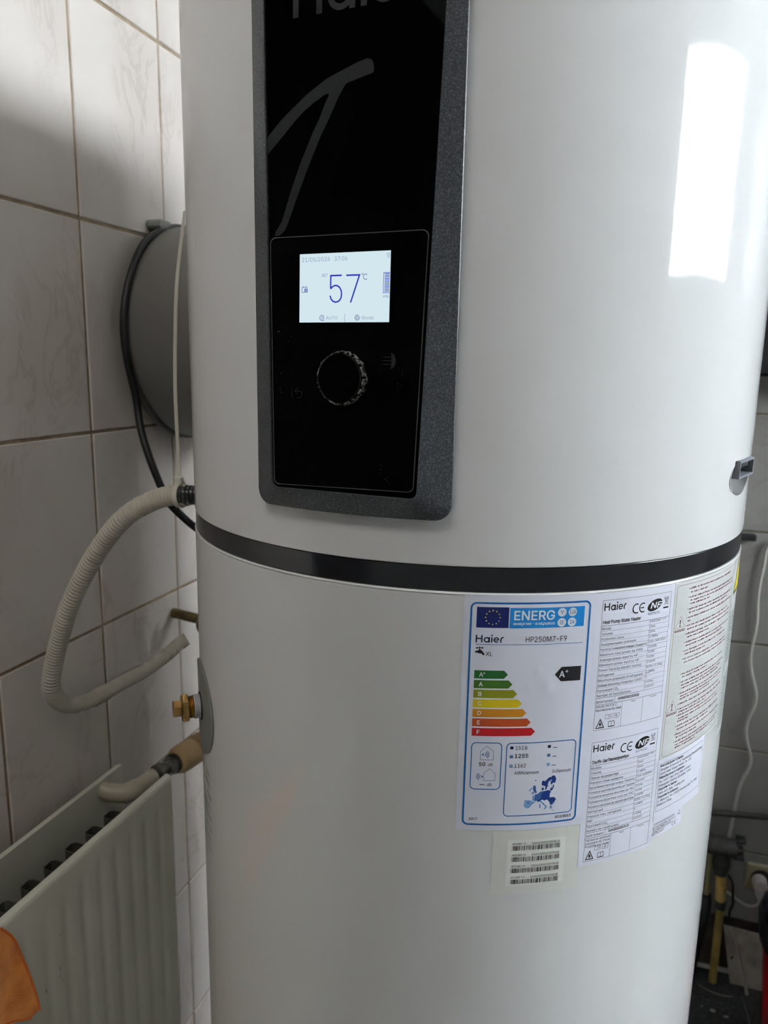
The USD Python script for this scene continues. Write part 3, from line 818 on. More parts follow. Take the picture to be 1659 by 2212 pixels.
pr(el, 'map_print', 'map1', lambda P: (emap(P, [
    [(780, 1030), (785, 945), (820, 930), (850, 950), (880, 915), (940, 860), (985, 855), (1010, 820), (1035, 835), (1060, 820), (1070, 850), (1085, 890), (1075, 940), (1060, 980), (1020, 975), (985, 1015), (970, 1000), (965, 955), (1000, 920), (985, 905), (960, 930), (915, 960), (920, 990), (900, 1010), (915, 1040), (885, 1075), (890, 1100), (850, 1130), (845, 1105), (860, 1070), (850, 1045), (800, 1030)],
    [(1020, 1015), (1040, 1020), (1035, 1080), (1015, 1090), (1020, 1110), (985, 1140), (960, 1150), (955, 1125), (970, 1080), (1005, 1085)],
    [(820, 1155), (925, 1130), (975, 1165), (950, 1200), (940, 1285), (1040, 1280), (1080, 1325), (1045, 1375), (970, 1445), (945, 1420), (950, 1395), (890, 1325), (830, 1355), (790, 1330), (690, 1385), (680, 1355), (765, 1300), (760, 1240)],
    [(790, 1410), (825, 1410), (810, 1440)], [(945, 1465), (980, 1465), (965, 1485)]]), P.poly(Point(*amap(EUM, [(655, 932)])[0]).buffer(0.5))))
pr(el, 'map_print', 'sq2', lambda P: emap(P, [[(640, 1220), (680, 1220), (755, 1160), (820, 1155), (765, 1240), (765, 1300), (680, 1355), (625, 1365), (620, 1310)], [(770, 1110), (800, 1070), (825, 1090), (820, 1130), (790, 1140)],
    [(600, 1060), (625, 1030), (655, 1050), (660, 1140), (680, 1180), (655, 1195), (610, 1160), (595, 1100)], [(465, 1390), (485, 1380), (520, 1410), (500, 1425)], [(730, 1430), (750, 1430), (745, 1510), (725, 1505)], [(1000, 1545), (1020, 1550), (1015, 1562), (995, 1560)], [(1030, 1480), (1050, 1482), (1045, 1494)]]))
pr(el, 'map_print', 'sq3', lambda P: emap(P, [[(505, 1150), (560, 1090), (590, 1095), (530, 1165)], [(555, 1210), (590, 1160), (640, 1195), (600, 1215)], [(420, 1350), (520, 1345), (600, 1375), (650, 1380), (560, 1450), (510, 1515), (450, 1520), (395, 1470), (415, 1430)],
    [(585, 1250), (622, 1240), (618, 1310), (625, 1365), (580, 1350)], [(710, 1375), (750, 1345), (790, 1370), (800, 1400), (895, 1480), (830, 1545), (815, 1525), (850, 1480), (770, 1400)], [(1040, 1385), (1060, 1395), (990, 1460), (975, 1447)], [(930, 1490), (990, 1480), (1005, 1495), (965, 1530)]]), 0.33)


# rating plates
def rating(name, label, s0, s1, z0, z1, F, head, rows, title, vals, left, foot, lift, dz):
    """F: frame (s0, s1, ztop, zbottom)."""
    par = obj(name, sheet(s0, s1, z0, z1, lift), PAPER, heater, label=label)
    a, b, zt, zb_ = F
    man, ser = head['man'], head['ser']
    c1, c2, c3, cs_ = head['c1'], head['c2'], head['c3'], head['cs']

    def lines(P):
        for z in [zt, head['head'], man, ser, zb_]:
            P.rect(a, z - 0.13, b, z + 0.13)
        n = len(rows)
        for k in range(1, n):
            z = head['head'] + (man - head['head']) * k / n
            P.rect(a, z - 0.07, b, z + 0.07)
        for x, t, u in ((a, zt, zb_), (b, zt, zb_), (c1, head['head'], man), (cs_, man, ser), (c2, ser, zb_), (c3, ser, zb_)):
            P.rect(x - 0.11, u, x + 0.11, t)
    pr(par, 'table_print', 'line', lines, lift + 0.12)

    def words(P):
        n = len(rows); hgt = (head['head'] - man) / n
        for k, (t, v) in enumerate(zip(rows, vals)):
            z = head['head'] - hgt * (k + 1) + 1.0
            P.text(t, a + 0.8, z, 2.15, fit=c1 - a - 2).text(v, c1 + 0.8, z + hgt * 0.22, 2.0, fit=b - c1 - 3)
        P.text(left, a + 0.8, ser + 1.3, 2.2, fit=cs_ - a - 2)
        for k, t in enumerate(foot):
            P.text(t, a + 0.9, ser - 3.0 - 3.1 * k, 2.1, fit=c2 - a - 1.6)
        P.text('Haier', (c2 + c3) / 2 - 2, ser - 2.2, 1.5).text('Product', (c3 + b) / 2 - 3, ser - 2.2, 1.5)
    pr(par, 'lettering', 'soft', words, lift + 0.14)
    pr(par, 'bold_lettering', 'black', lambda P: (P.text(title, a + 1.2, head['head'] + 1.7, 2.9, w=30.6 if len(title) < 22 else 37.6, bold=True), P.text('GA0HA2E000031RC5BLQB', cs_ + 3.2, ser + 2.0, 2.2, w=22.2, bold=True),
                                                  P.rect(b - 8.5, zt - 13.8, b - 2.4, zt - 12.5)), lift + 0.14)

    def logos(P):
        haier_logo(P, a + 1.7, zt - 8.9, 6.4, 20.8)
        for x in (37.8, 44.6):
            pts = [(x + 0.0 + 3.6 * math.cos(t), zt - 9.8 + 3.8 * math.sin(t)) for t in np.linspace(math.radians(62), math.radians(298), 24)]
            P.line([(a - 182.5 + 182.5 + p[0] - 4.5, p[1]) for p in pts], 1.0)
        P.line([(a + 37.6, zt - 9.8), (a + 41.2, zt - 9.8)], 0.9)
        el_ = affinity.rotate(affinity.scale(Point(0, 0).buffer(1, 32), 8.4, 4.6), 18)
        P.poly(affinity.translate(el_, a + 53.3, zt - 9.2))
    pr(par, 'logo_print', 'black', logos, lift + 0.13)
    pr(par, 'logo_lettering', 'white', lambda P: P.text('NF', a + 48.4, zt - 11.8, 4.9, w=11.6, bold=True, slant=0.25), lift + 0.2)
    pr(par, 'small_lettering', 'sq1', lambda P: P.text('ELECTRICITE', a + 46.4, zt - 17.2, 1.9, w=13.0), lift + 0.14)

    def signs(P):
        # crossed-out wheeled bin, flammable triangle, three booklets
        x, y = b - 8.0, zt - 11.0
        P.line([(x, y), (x + 5.4, y + 7.4)], 0.28); P.line([(x + 5.2, y), (x - 0.2, y + 7.4)], 0.28)
        P.line([(x + 0.9, y + 5.6), (x + 1.7, y + 1.0), (x + 3.9, y + 1.0), (x + 4.6, y + 5.6), (x + 0.7, y + 5.6), (x + 1.4, y + 6.9), (x + 4.2, y + 6.9), (x + 4.8, y + 5.6)], 0.32)
        x, y = a + 1.6, zb_ + 1.4
        tri = Polygon([(x, y), (x + 8.6, y), (x + 4.3, y + 8.9)])
        P.poly(tri.difference(tri.buffer(-0.75, join_style='mitre')))
        P.poly(Polygon([(x + 4.2, y + 1.9), (x + 5.5, y + 2.7), (x + 5.3, y + 4.0), (x + 4.7, y + 4.6), (x + 4.5, y + 5.7), (x + 3.5, y + 4.4), (x + 3.3, y + 2.9)])); P.rect(x + 2.6, y + 1.1, x + 6.0, y + 1.45)
        for bx, by in ((a + 10.8, zb_ + 9.3), (a + 18.4, zb_ + 9.3)):
            P.line([(bx, by), (bx, by + 3.9), (bx + 2.9, by + 3.4), (bx + 5.9, by + 3.9), (bx + 5.9, by), (bx + 2.9, by - 0.4), (bx, by)], 0.22); P.line([(bx + 2.9, by - 0.4), (bx + 2.9, by + 3.4)], 0.2)
        P.rect(a + 15.0, zb_ + 10.2, a + 15.4, zb_ + 12.0); P.rect(a + 20.0, zb_ + 11.0, a + 22.6, zb_ + 11.4)
        bx, by = a + 14.2, zb_ + 1.9
        P.line([(bx, by), (bx, by + 4.2), (bx + 1.5, by + 4.8), (bx + 2.9, by + 4.2), (bx + 4.4, by + 4.8), (bx + 5.8, by + 4.2), (bx + 5.8, by), (bx + 2.9, by + 0.2), (bx, by)], 0.42); P.line([(bx + 2.9, by), (bx + 2.9, by + 4.2)], 0.35); P.rect(bx - 0.3, by - 0.5, bx + 6.1, by - 0.05)
    pr(par, 'sign_print', 'black', signs, lift + 0.14)
    return par


VALS = ['HP250M7-F9', '246L', 'IPX4', '0.7MPa', '220V-240V/50Hz', '2020W', '320W', '520W', '1500W', 'R290 / 0.15kg', '3.2MPa', '3', '0.45kg', '202503']
rating('rating_label', 'upper rating plate sticker in English', 176.6, 258.6, -145.0, -22.3, (182.6, 254.3, -28.4, -141.1),
       dict(head=-50.0, man=-112.5, ser=-118.3, c1=231.6, c2=209.2, c3=231.5, cs=201.1),
       ['Model', 'Volume', 'Protection class', 'Assigned water pressure', 'Electrical connection( voltage / frequence)', 'Maximum total power  by DWH', 'Average power input by HP', 'Maximum power input by HP', 'Power input by electric backup', 'Refrigerant', 'Maximum pressure of refrigerant', 'Global Warming Potential (GWP)', 'Equivalent CO₂', 'Number of manufacturer'],
       'Heat Pump Water Heater', VALS, 'Serial number:', ['MADE IN P.R.C.', 'Manufactured By Haier'], 0.26, 0)
rating('rating_label', 'lower rating plate sticker in French', 176.9, 258.4, -266.9, -144.9, (182.4, 253.6, -152.0, -263.4),
       dict(head=-173.2, man=-236.0, ser=-241.1, c1=231.8, c2=208.9, c3=231.0, cs=202.6),
       ['Modele', 'Volume', 'Classe de protection', "Pression d'eau assignee", 'Raccordement electrique (voltage / frequence)', "Puissance maxi total absorbee par l'appareil", 'Puissance moyenne absorbee par PAC', 'Puissance absorbee maxi par PAC', 'Puissance absorbee par appoint electrique', 'Refrigerant', 'Pression max. refrigerant', 'PRP', 'Equivalent CO₂', 'Numero de constructeur'],
       'Chauffe-Eau Thermodynamique', VALS, 'Serie numero:', ['Fabriqué en république', 'populaire de Chine', 'Produite par Haier'], 0.24, 0)

# warning sticker on clear film
wlab = obj('warning_label', sheet(259.3, 379.5, -187.0, -22.6, 0.12, step=3.0), FILM, heater, label='clear film sticker with red warning text')


def warn_frame(P):
    P.poly(ring_rect(262.3, -183.2, 376.4, -25.3, 4, 0.28))
    for x, z in ((263.4, -63.6), (263.2, -140.7)):
        t = Polygon([(x, z), (x + 14.0, z), (x + 7.0, z + 10.5)])
        P.poly(t.difference(t.buffer(-0.25, join_style='mitre')))
        P.text('WARNING', x - 0.1, z - 3.7, 2.3, w=14.6, bold=True)


pr(wlab, 'frame_print', 'darkred', warn_frame, 0.2)
pr(wlab, 'exclamation_print', 'darkred', lambda P: [(P.poly(Polygon([(x - 0.45, z + 3.0), (x + 0.45, z + 3.0), (x + 0.75, z + 7.0), (x - 0.75, z + 7.0)])), P.poly(Point(x, z + 1.6).buffer(0.85, 8))) for x, z in ((270.4, -63.6), (270.2, -140.7))], 0.21)
WL = [(279.2, 363.3, -30.4), (281.9, 310.3, -34.0), (279.7, 374.8, -38.3), (282.4, 377.3, -41.5), (282.2, 315.4, -44.5), (279.7, 374, -49.2), (281.7, 359.5, -52.4), (279.5, 373.7, -56.8), (281.2, 285.1, -60.0), (279.4, 365.6, -64.1), (281.7, 374.4, -67.5), (279.5, 373.5, -71.7), (281.9, 320.2, -74.9),
      (279.4, 374.1, -79.4), (281.3, 354.5, -82.6), (278.9, 366.2, -87.3), (281.2, 315.5, -90.4), (279, 368.6, -94.8), (281.3, 369.7, -98.1), (278.8, 363.1, -108.6), (281.2, 324.6, -111.6), (278.9, 368.2, -116.2), (280.9, 361.5, -119.3), (281, 355.8, -122.3), (278.9, 368.1, -126.8),
      (281.1, 365.6, -129.8), (280.9, 335.2, -132.4), (278.7, 363.3, -137), (278.7, 372.3, -141.9), (280.7, 331.1, -144.8), (278.6, 358.5, -147.9), (281.3, 363.6, -151.2), (280.6, 299.2, -153.8), (278.3, 366.3, -158.1), (280.7, 338.8, -161.4), (278.1, 373, -165.9), (280.5, 315.6, -169.1), (278.1, 369.4, -173.1), (280.1, 365.3, -176.3), (280.2, 315.3, -179)]


def warn_text(P):
    r = random.Random(5)
    for x0, x1, z in WL:
        if x0 < 280:
            P.poly(Point(x0, z + 0.7).buffer(0.5, 6)); x0 += 1.6
        scrawl(P, x0, x1, z, 1.55, r)


pr(wlab, 'text_print', 'darkred', warn_text, 0.2, strip=None, label='lines of fine red print')
tri = Polygon([(386.6, -58.6), (432, -58.6), (409, -22)])
cl = obj('caution_label', sheet(382.5, 436.0, -205.0, -22.4, 0.12, step=3.0), FILM, heater, label='second film sticker with yellow warning triangle, seen edge on')
pr(cl, 'triangle_print', 'black', lambda P: P.poly(tri), 0.2)
pr(cl, 'triangle_print', 'warnyellow', lambda P: P.poly(tri.buffer(-2.6, join_style='mitre')), 0.26)


def caution_text(P):
    r = random.Random(11)
    P.rect(385.0, -70.5, 420, -66)
    for k in range(15):
        scrawl(P, 384.5, 432, -77.5 - 3.55 * k, 1.9, r)
    P.rect(385.0, -137.0, 420, -133)
    for k in range(17):
        scrawl(P, 384.5, 432, -143.4 - 3.3 * k, 1.8, r)


pr(cl, 'text_print', 'green', caution_text, 0.2, strip=None)

# importer address sticker, CE sticker, barcode sticker
al = obj('address_label', sheet(259.0, 338.0, -244.6, -184.6, 0.30), PAPER, heater, label='white sticker with boxed address text')
pr(al, 'frame_print', 'line', lambda P: P.poly(sbox(260.9, -235.5, 334.4, -188.6).difference(sbox(261.15, -235.25, 334.15, -188.85))), 0.42)
AL = [("Manufacturer's Name:", 1), ('Qingdao Economic & Technology Development', 0), ('Zone Haier Water Heater Co., Ltd.', 0), ("Manufacturer's Address:", 1), ('No. 8687 Jiao Zhou Wan Xi Road', 0), ('Huangdao District, Qingdao, China', 0), ("Importer's Name:", 1), ('Haier A/C Italy Trading SpA', 0), ("Importer's Address:", 1), ('G. Marconi, 96-21027 Revine Lago TV, Italy', 0), ('Made in China', 0)]
pr(al, 'lettering', 'soft', lambda P: [P.text(t, 262.0, -191.9 - 3.84 * k, 2.3, fit=71) for k, (t, bo) in enumerate(AL) if not bo], 0.43, strip=None)
pr(al, 'bold_lettering', 'black', lambda P: [P.text(t, 262.0, -191.9 - 3.84 * k, 2.4, fit=71, bold=True) for k, (t, bo) in enumerate(AL) if bo], 0.43, strip=None)
cel = obj('serial_label', sheet(257.6, 304.1, -261.2, -244.0, 0.20), PAPER, heater, label='small sticker with tiny print and CE mark')


def ce_small(P):
    r = random.Random(3)
    P.text('GA0HA2E000031', 260.0, -248.9, 2.0, w=31)
    for x0, x1, z in ((259.4, 292.9, -251.2), (259.3, 286.1, -253.0), (259.8, 288, -254.7), (259.3, 276.2, -256.6), (259.0, 276.2, -258.4)):
        scrawl(P, x0, x1, z, 1.0, r)
    for x in (290.0, 294.0):
        P.line([(x + 1.7 * math.cos(t), -256.8 + 1.9 * math.sin(t)) for t in np.linspace(math.radians(60), math.radians(300), 14)], 0.5)
    P.rect(292.3, -257.0, 294.0, -256.6); P.rect(297.0, -250.8, 301.6, -250.0)
    P.line([(297.4, -249.4), (301.2, -246.2)], 0.3); P.line([(297.4, -246.2), (301.2, -249.4)], 0.3)


pr(cel, 'lettering', 'soft', ce_small, 0.32, strip=None)
bl = obj('barcode_label', sheet(100.2, 176.6, -286.2, -226.1, 0.16), PAPER2, heater, label='cream sticker with four barcodes')
obj('pocket', sheet(106.8, 168.0, -281.8, -231.0, 0.24, step=3.0), PAPER2, bl)
obj('slip', sheet(113.1, 164.0, -278.2, -235.2, 0.32, step=3.0), pbr('slip_paper', (0.83, 0.84, 0.79), 0.5), bl)


def barcodes(P):
    for k in range(4):
        z = -239.6 - 10.55 * k
        r = random.Random(21)
        x = 117.0
        while x < 159:
            w = r.choice([0.28, 0.28, 0.5, 0.75, 1.0 if 131 < x < 150 else 0.4])
            P.rect(x, z - 5.2, min(159.1, x + w), z - 0.9)
            x += w + r.choice([0.3, 0.42, 0.55, 0.9])
        P.text('HP250M7-F9', 117.3, z - 0.1, 1.95, w=11.8).text('GA0HA2E000031RC5BLQB', 134.3, z - 0.1, 1.95, w=24.6)


pr(bl, 'barcode_print', 'black', barcodes, 0.44, strip=None)
# faded printed text on the left flank
P = Print(lambda s, z: cyl(s, z, R + 0.0001))
r = random.Random(8)
for k in range(8):
    scrawl(P, -330, -237.5 + r.uniform(-3, 2), -281 - 13.0 * k, 4.6, r)
obj('flank_lettering', P.mesh(), INK['grey'], heater, smooth=False, label='grey printed lines on the left flank')

# flange cover with brass plug on the left flank
FS, FZ, FR = -268.0, 1334.0 - ZT * 1000, 51.0
aa = np.linspace(0, 2 * math.pi, 96, endpoint=False)


def fl_ring(r, lift):
    return cyl(FS + r * np.cos(aa), FZ + r * np.sin(aa), R + lift)


GREYPL = pbr('grey_plastic', lin(118, 119, 114), 0.42)
fc = obj('flange_cover', loft([fl_ring(FR, -0.001), fl_ring(FR, 0.0018), fl_ring(FR - 0.8, 0.0026), fl_ring(16, 0.0028), fl_ring(15, 0.0014), fl_ring(15, -0.001)]), GREYPL, heater, smooth=35, label='round grey cover plate on the left flank')
fa = FS / 300.0
fd = np.array([math.sin(fa), -math.cos(fa), 0.0])
fo = fd * R + np.array([0, 0, 1.334])
obj('gasket', lathe([(0.0, -0.004), (0.0150, -0.004), (0.0150, 0.0036), (0.013, 0.0036), (0, 0.0030)], 48, fd, fo), BLACK, heater)
BRASS = mottled('brass', lin(150, 116, 66), lin(196, 158, 100), 120, 0.25, metallic=1.0)
thr = [(0.0, 0.0), (0.0122, 0.0)]
for k in range(7):
    thr += [(0.0122, 0.004 + 0.0016 * k), (0.0112, 0.0048 + 0.0016 * k)]
thr += [(0.0118, 0.0158), (0.0, 0.0158)]
plug = obj('drain_plug', lathe(thr, 48, fd, fo), BRASS, heater, smooth=35, label='brass plug')
obj('ptfe_tape', lathe([(0.0, 0.002), (0.0128, 0.002), (0.0131, 0.004), (0.0126, 0.0066), (0.0130, 0.0085), (0.0124, 0.0100), (0, 0.0100)], 48, fd, fo), pbr('ptfe', (0.42, 0.42, 0.42), 0.7), plug)
obj('flange_hex', lathe([(0, 0.0155), (0.0145, 0.0155), (0.0152, 0.0165), (0.0152, 0.0215), (0.0145, 0.0225), (0, 0.0225)], 8, fd, fo), BRASS, plug, smooth=False)
obj('square_head', lathe([(0, 0.0222), (0.0090, 0.0222), (0.0094, 0.0232), (0.0094, 0.0305), (0.0086, 0.0315), (0, 0.0315)], 6, fd, fo), BRASS, plug, smooth=False)

# condensate spigot
sd = np.array([-0.954, -0.300, 0.0]); so = np.array([-0.2855, -0.0868, 1.5440])
sp = [(0.0, -0.006), (0.0112, -0.006)]
for k in range(6):
    sp += [(0.0112, 0.002 + k * 0.0045), (0.0117, 0.0028 + k * 0.0045), (0.0112, 0.0036 + k * 0.0045)]
sp += [(0.0105, 0.030), (0, 0.030)]
obj('spigot', lathe(sp, 40, sd, so), pbr('spigot_black', (0.008, 0.008, 0.010), 0.3), heater, label='black condensate outlet spigot')

# ------------------------------------------------------------------ hose, cable tie, cable
HOSE = pbr('cream_hose', lin(196, 190, 176), 0.42)
hp_pts = [(-0.3105, -0.0920, 1.5432), (-0.3369, -0.0930, 1.5395), (-0.3573, -0.0957, 1.5315), (-0.3885, -0.0991, 1.5117), (-0.4231, -0.0958, 1.478), (-0.4554, -0.0935, 1.4357), (-0.4852, -0.0919, 1.386), (-0.5120, -0.0855, 1.3310),
          (-0.5300, -0.0810, 1.2860), (-0.5370, -0.0770, 1.2620), (-0.5420, -0.0640, 1.2385), (-0.5430, -0.0440, 1.2200), (-0.5400, -0.0210, 1.2110), (-0.5320, 0.0150, 1.2105), (-0.5246, 0.0525, 1.2143), (-0.5107, 0.0904, 1.2207), (-0.4887, 0.1228, 1.2399), (-0.4786, 0.150, 1.2524), (-0.4745, 0.1555, 1.2555)]
hs = thing('drain_hose', 'cream corrugated drain hose looping from the heater down past the tiled wall', 'hose', base=hp_pts[0])
path, L = spline(hp_pts, 1500)
pitch = 0.0050
s = np.linspace(0, L, len(path))
rad = 0.01135 + 0.00095 * np.clip(1.6 * np.sin(2 * math.pi * s / pitch), -1, 1)
rad = np.where(s > 0.46, 0.0105 + (rad - 0.01135) * 0.55, rad)
rad = np.where(s < 0.013, 0.01135, rad)
obj('corrugated_tube', tube(path, rad, 22), HOSE, hs, smooth=50)
k = int(np.argmin(np.abs(path[:, 1] - 0.0130) + 10 * (np.arange(len(path)) < 800)))
obj('coupling', tube(path[k - 26:k + 26], 0.0121, 22), pbr('hose_coupling', lin(190, 182, 168), 0.35), hs, smooth=40)
kc = int(0.0115 / L * 1500)
c0, c1 = path[0] + np.array([0.0035, 0.001, 0]), path[kc]
obj('cuff', tube(np.linspace(c0, c1, 6), [0.0128, 0.0132, 0.0124, 0.0130, 0.0126, 0.0118], 28), pbr('hose_cuff', lin(186, 180, 162), 0.45), hs, smooth=40)

TIE = pbr('cable_tie_nylon', lin(202, 198, 186), 0.38)
tp = [(-0.3158, -0.0925, 1.5540), (-0.3170, -0.0900, 1.5610), (-0.3206, -0.0847, 1.5801), (-0.3258, -0.078, 1.6202), (-0.3301, -0.072, 1.6555), (-0.3344, -0.0631, 1.7052), (-0.3361, -0.0583, 1.7309), (-0.3387, -0.0459, 1.7947), (-0.3378, -0.0383, 1.8301), (-0.3366, -0.0293, 1.8714)]
tie = thing('cable_tie', 'long cream nylon cable tie standing up from the hose end beside the heater', 'cable tie', base=tp[0])
tpath, _ = spline(tp, 60)
across = np.array([math.cos(0.45), -math.sin(0.45) * -1 * -1, 0.0]); across /= np.linalg.norm(across)
T = np.gradient(tpath, axis=0); T /= np.linalg.norm(T, axis=1, keepdims=True)
A = across - T * (T @ across)[:, None]; A /= np.linalg.norm(A, axis=1, keepdims=True)
N = np.cross(T, A)
w = np.full(len(tpath), 0.0029); w[-4:] = (0.0028, 0.0025, 0.0021, 0.0016)
sec = [tpath + sx * w[:, None] * A + sy * 0.0007 * N for sx, sy in ((-1, -1), (1, -1), (1, 1), (-1, 1))]
obj('strap_tail', loft([np.array([q[i] for q in sec]) for i in range(len(tpath))], True, True), TIE, tie, smooth=20)
obj('head', box(tp[0][0] - 0.0046, tp[0][0] + 0.0046, tp[0][1] - 0.004, tp[0][1] + 0.004, 1.5565, 1.5650, 0.0009), TIE, tie, smooth=False)
hc = (c0 + c1) / 2 + np.array([-0.0010, 0, 0])
hd = (c1 - c0) / np.linalg.norm(c1 - c0)
obj('loop', lathe([(0.0134, -0.0030), (0.0150, -0.0030), (0.0150, 0.0030), (0.0134, 0.0030)], 40, hd, hc, closed=True), TIE, tie, smooth=30)

cb = [(-0.552, 0.300, 1.9080), (-0.548, 0.262, 1.9030), (-0.545, 0.2333, 1.8954), (-0.545, 0.2005, 1.8821), (-0.545, 0.173, 1.8579), (-0.545, 0.1513, 1.8251), (-0.545, 0.1364, 1.7905), (-0.545, 0.1278, 1.7499), (-0.545, 0.1301, 1.7095), (-0.545, 0.1386, 1.6752), (-0.543, 0.1470, 1.6395), (-0.533, 0.1400, 1.5990), (-0.5193, 0.1310, 1.5717), (-0.5064, 0.1265, 1.5446), (-0.4936, 0.1274, 1.5129), (-0.4807, 0.1307, 1.4845), (-0.4679, 0.1411, 1.4641), (-0.452, 0.160, 1.4400), (-0.425, 0.195, 1.415), (-0.39, 0.24, 1.40)]
cpath, _ = spline(cb, 160)
obj('power_cable', tube(cpath, 0.0058, 14), pbr('cable_black', (0.006, 0.006, 0.007), 0.5), smooth=60, label='thick black cable curving round the grey vessel down behind the heater', category='cable')

# ------------------------------------------------------------------ expansion vessel on the left wall
VC = np.array([XL, 0.305, 1.742])
ves = thing('expansion_vessel', 'round grey expansion vessel on the tiled wall behind the heater', 'expansion vessel', base=VC)
VG = pbr('vessel_grey', lin(112, 110, 105), 0.38)
obj('body', lathe([(0, 0.028), (0.166, 0.028), (0.1705, 0.032), (0.172, 0.040), (0.172, 0.150), (0.168, 0.175), (0.150, 0.200), (0.10, 0.216), (0.0, 0.222)], 128, (1, 0, 0), VC), VG, ves, smooth=35)
obj('rim', lathe([(0.168, 0.022), (0.1755, 0.022), (0.1765, 0.025), (0.1755, 0.030), (0.170, 0.031)], 128, (1, 0, 0), VC, closed=True), pbr('vessel_rim', lin(84, 84, 80), 0.4), ves, smooth=35)
obj('wall_bracket', box(XL, XL + 0.022, VC[1] - 0.03, VC[1] + 0.03, VC[2] - 0.12, VC[2] + 0.12), pbr('bracket_grey', lin(110, 112, 108), 0.5), ves, smooth=False)
obj('top_clip', box(XL, XL + 0.030, 0.232, 0.262, 1.9030, 1.9160, 0.003), pbr('clip_grey', lin(128, 132, 126), 0.5), ves, smooth=False)

# brass valve and red handle just showing behind the heater
vb = np.array([-0.480, 0.236, 1.253])
bv = thing('brass_valve', 'dull brass valve fitting half hidden behind the heater above the hose end', 'valve', base=vb)
bd = np.array([0.90, 0.10, 0.32])
obj('body', lathe([(0, -0.022), (0.006, -0.0215), (0.013, -0.019), (0.0195, -0.012), (0.0225, -0.002), (0.0225, 0.010), (0.0195, 0.020), (0.013, 0.034), (0.010, 0.07), (0, 0.07)], 40, bd, vb), mottled('old_brass', lin(84, 70, 42), lin(112, 94, 60), 70, 0.42, metallic=0.6), bv, smooth=35)
obj('nut', lathe([(0, 0.022), (0.0200, 0.022), (0.0200, 0.036), (0, 0.036)], 6, bd, vb), mats['old_brass'], bv, smooth=False)
obj('tap_handle', box(vb[0] + 0.006, vb[0] + 0.05, vb[1] - 0.012, vb[1] + 0.006, vb[2] - 0.048, vb[2] - 0.028, 0.004), pbr('tap_red', lin(168, 60, 44), 0.45), bv, smooth=False, label='red tap handle')
obj('wall_pipe', tube(np.array([[XL + 0.002, vb[1] + 0.03, vb[2]], [vb[0] + 0.01, vb[1] + 0.008, vb[2]]]), 0.009, 16), mats['old_brass'], bv)

# ------------------------------------------------------------------ radiator
RX1, RX0 = XL + 0.130, XL + 0.038
RY1, RY0, RZ0, RZ1 = 0.0545, -1.12, 0.49, 1.0765
rad_ = thing('radiator', 'dirty cream panel radiator with black chips along its edge, left of the heater', 'radiator', base=(XL, (RY0 + RY1) / 2, RZ0))
RAD = usdkit.material(stage, '/World/Looks/radiator_enamel', {
    'g': ('geometry', {}), 'm': ('mapping', {'scale': (1, 1, 0.45)}), 'n': ('noise_texture', {'scale': 7.0, 'detail': 5.0}), 'r': ('rgb_ramp', {'ramp': [(0.38, (0.66, 0.65, 0.54)), (0.62, (0.76, 0.75, 0.655))]}),
    'n2': ('noise_texture', {'scale': 75.0, 'detail': 4.0, 'roughness': 0.7}), 'r2': ('rgb_ramp', {'ramp': [(0.66, (0, 0, 0)), (0.73, (1, 1, 1))]}), 'n3': ('noise_texture', {'scale': 11.0, 'detail': 2.0}), 'r3': ('rgb_ramp', {'ramp': [(0.47, (0, 0, 0)), (0.62, (1, 1, 1))]}),
    'mu': ('mix', {'mix_type': 'multiply', 'fac': 1.0}), 'c': ('mix', {'color2': (0.035, 0.030, 0.026)}), 'p': ('principled_bsdf', {'roughness': 0.38})},
    [('g.position', 'm.vector'), ('m.vector', 'n.vector'), ('n.fac', 'r.fac'), ('m.vector', 'n2.vector'), ('n2.fac', 'r2.fac'), ('m.vector', 'n3.vector'), ('n3.fac', 'r3.fac'), ('r2.color', 'mu.color1'), ('r3.color', 'mu.color2'), ('mu.color', 'c.fac'), ('r.color', 'c.color1'), ('c.color', 'p.base_color')], surface='p.BSDF')
RAD_SHADED = mottled('radiator_inside_shaded', lin(58, 60, 52), lin(84, 84, 74), 30, 0.7)  # radiator paint darkened to hold the shade between the panels


def ribbed_panel(xa, xb, sgn):
    """Pressed steel panel: shallow vertical ribs on the outward face (sgn +1: +x)."""
    yy = np.linspace(RY0, RY1, 470)
    zz = np.array([RZ0, RZ0 + 0.002, RZ0 + 0.022, RZ0 + 0.04, RZ1 - 0.042, RZ1 - 0.026, RZ1 - 0.0065, RZ1 - 0.0035, RZ1 - 0.001, RZ1])
    amp = np.array([0, 0, 0, 1, 1, 0, 0, 0, 0, 0])
    drop = np.array([0.004, 0.0, 0, 0, 0, 0.0, 0, 0.0006, 0.002, 0.0045])
    wave = -0.0015 * (0.5 - 0.5 * np.cos(2 * math.pi * (yy - RY1 + 0.02) / 0.0333)) ** 2
    wave[(yy > RY1 - 0.018) | (yy < RY0 + 0.018)] = 0
    lip = np.where(yy > RY1 - 0.002, -0.0015, 0)
    X = (xb if sgn > 0 else xa) + sgn * (amp[:, None] * wave[None, :] - drop[:, None] + lip[None, :])
    front = np.stack([X, np.repeat(yy[None], len(zz), 0), np.repeat(zz[:, None], len(yy), 1)], -1)
    back = front.copy(); back[..., 0] = xa if sgn > 0 else xb
    m = cat(grid(front, sgn < 0), grid(back, sgn > 0))
    e = []
    for sl in ((0, slice(None)), (-1, slice(None)), (slice(None), 0), (slice(None), -1)):
        e.append(grid(np.stack([front[sl], back[sl]])))
    m = cat(m, *e)
    m.merge_vertices(); trimesh.repair.fix_normals(m)
    return m


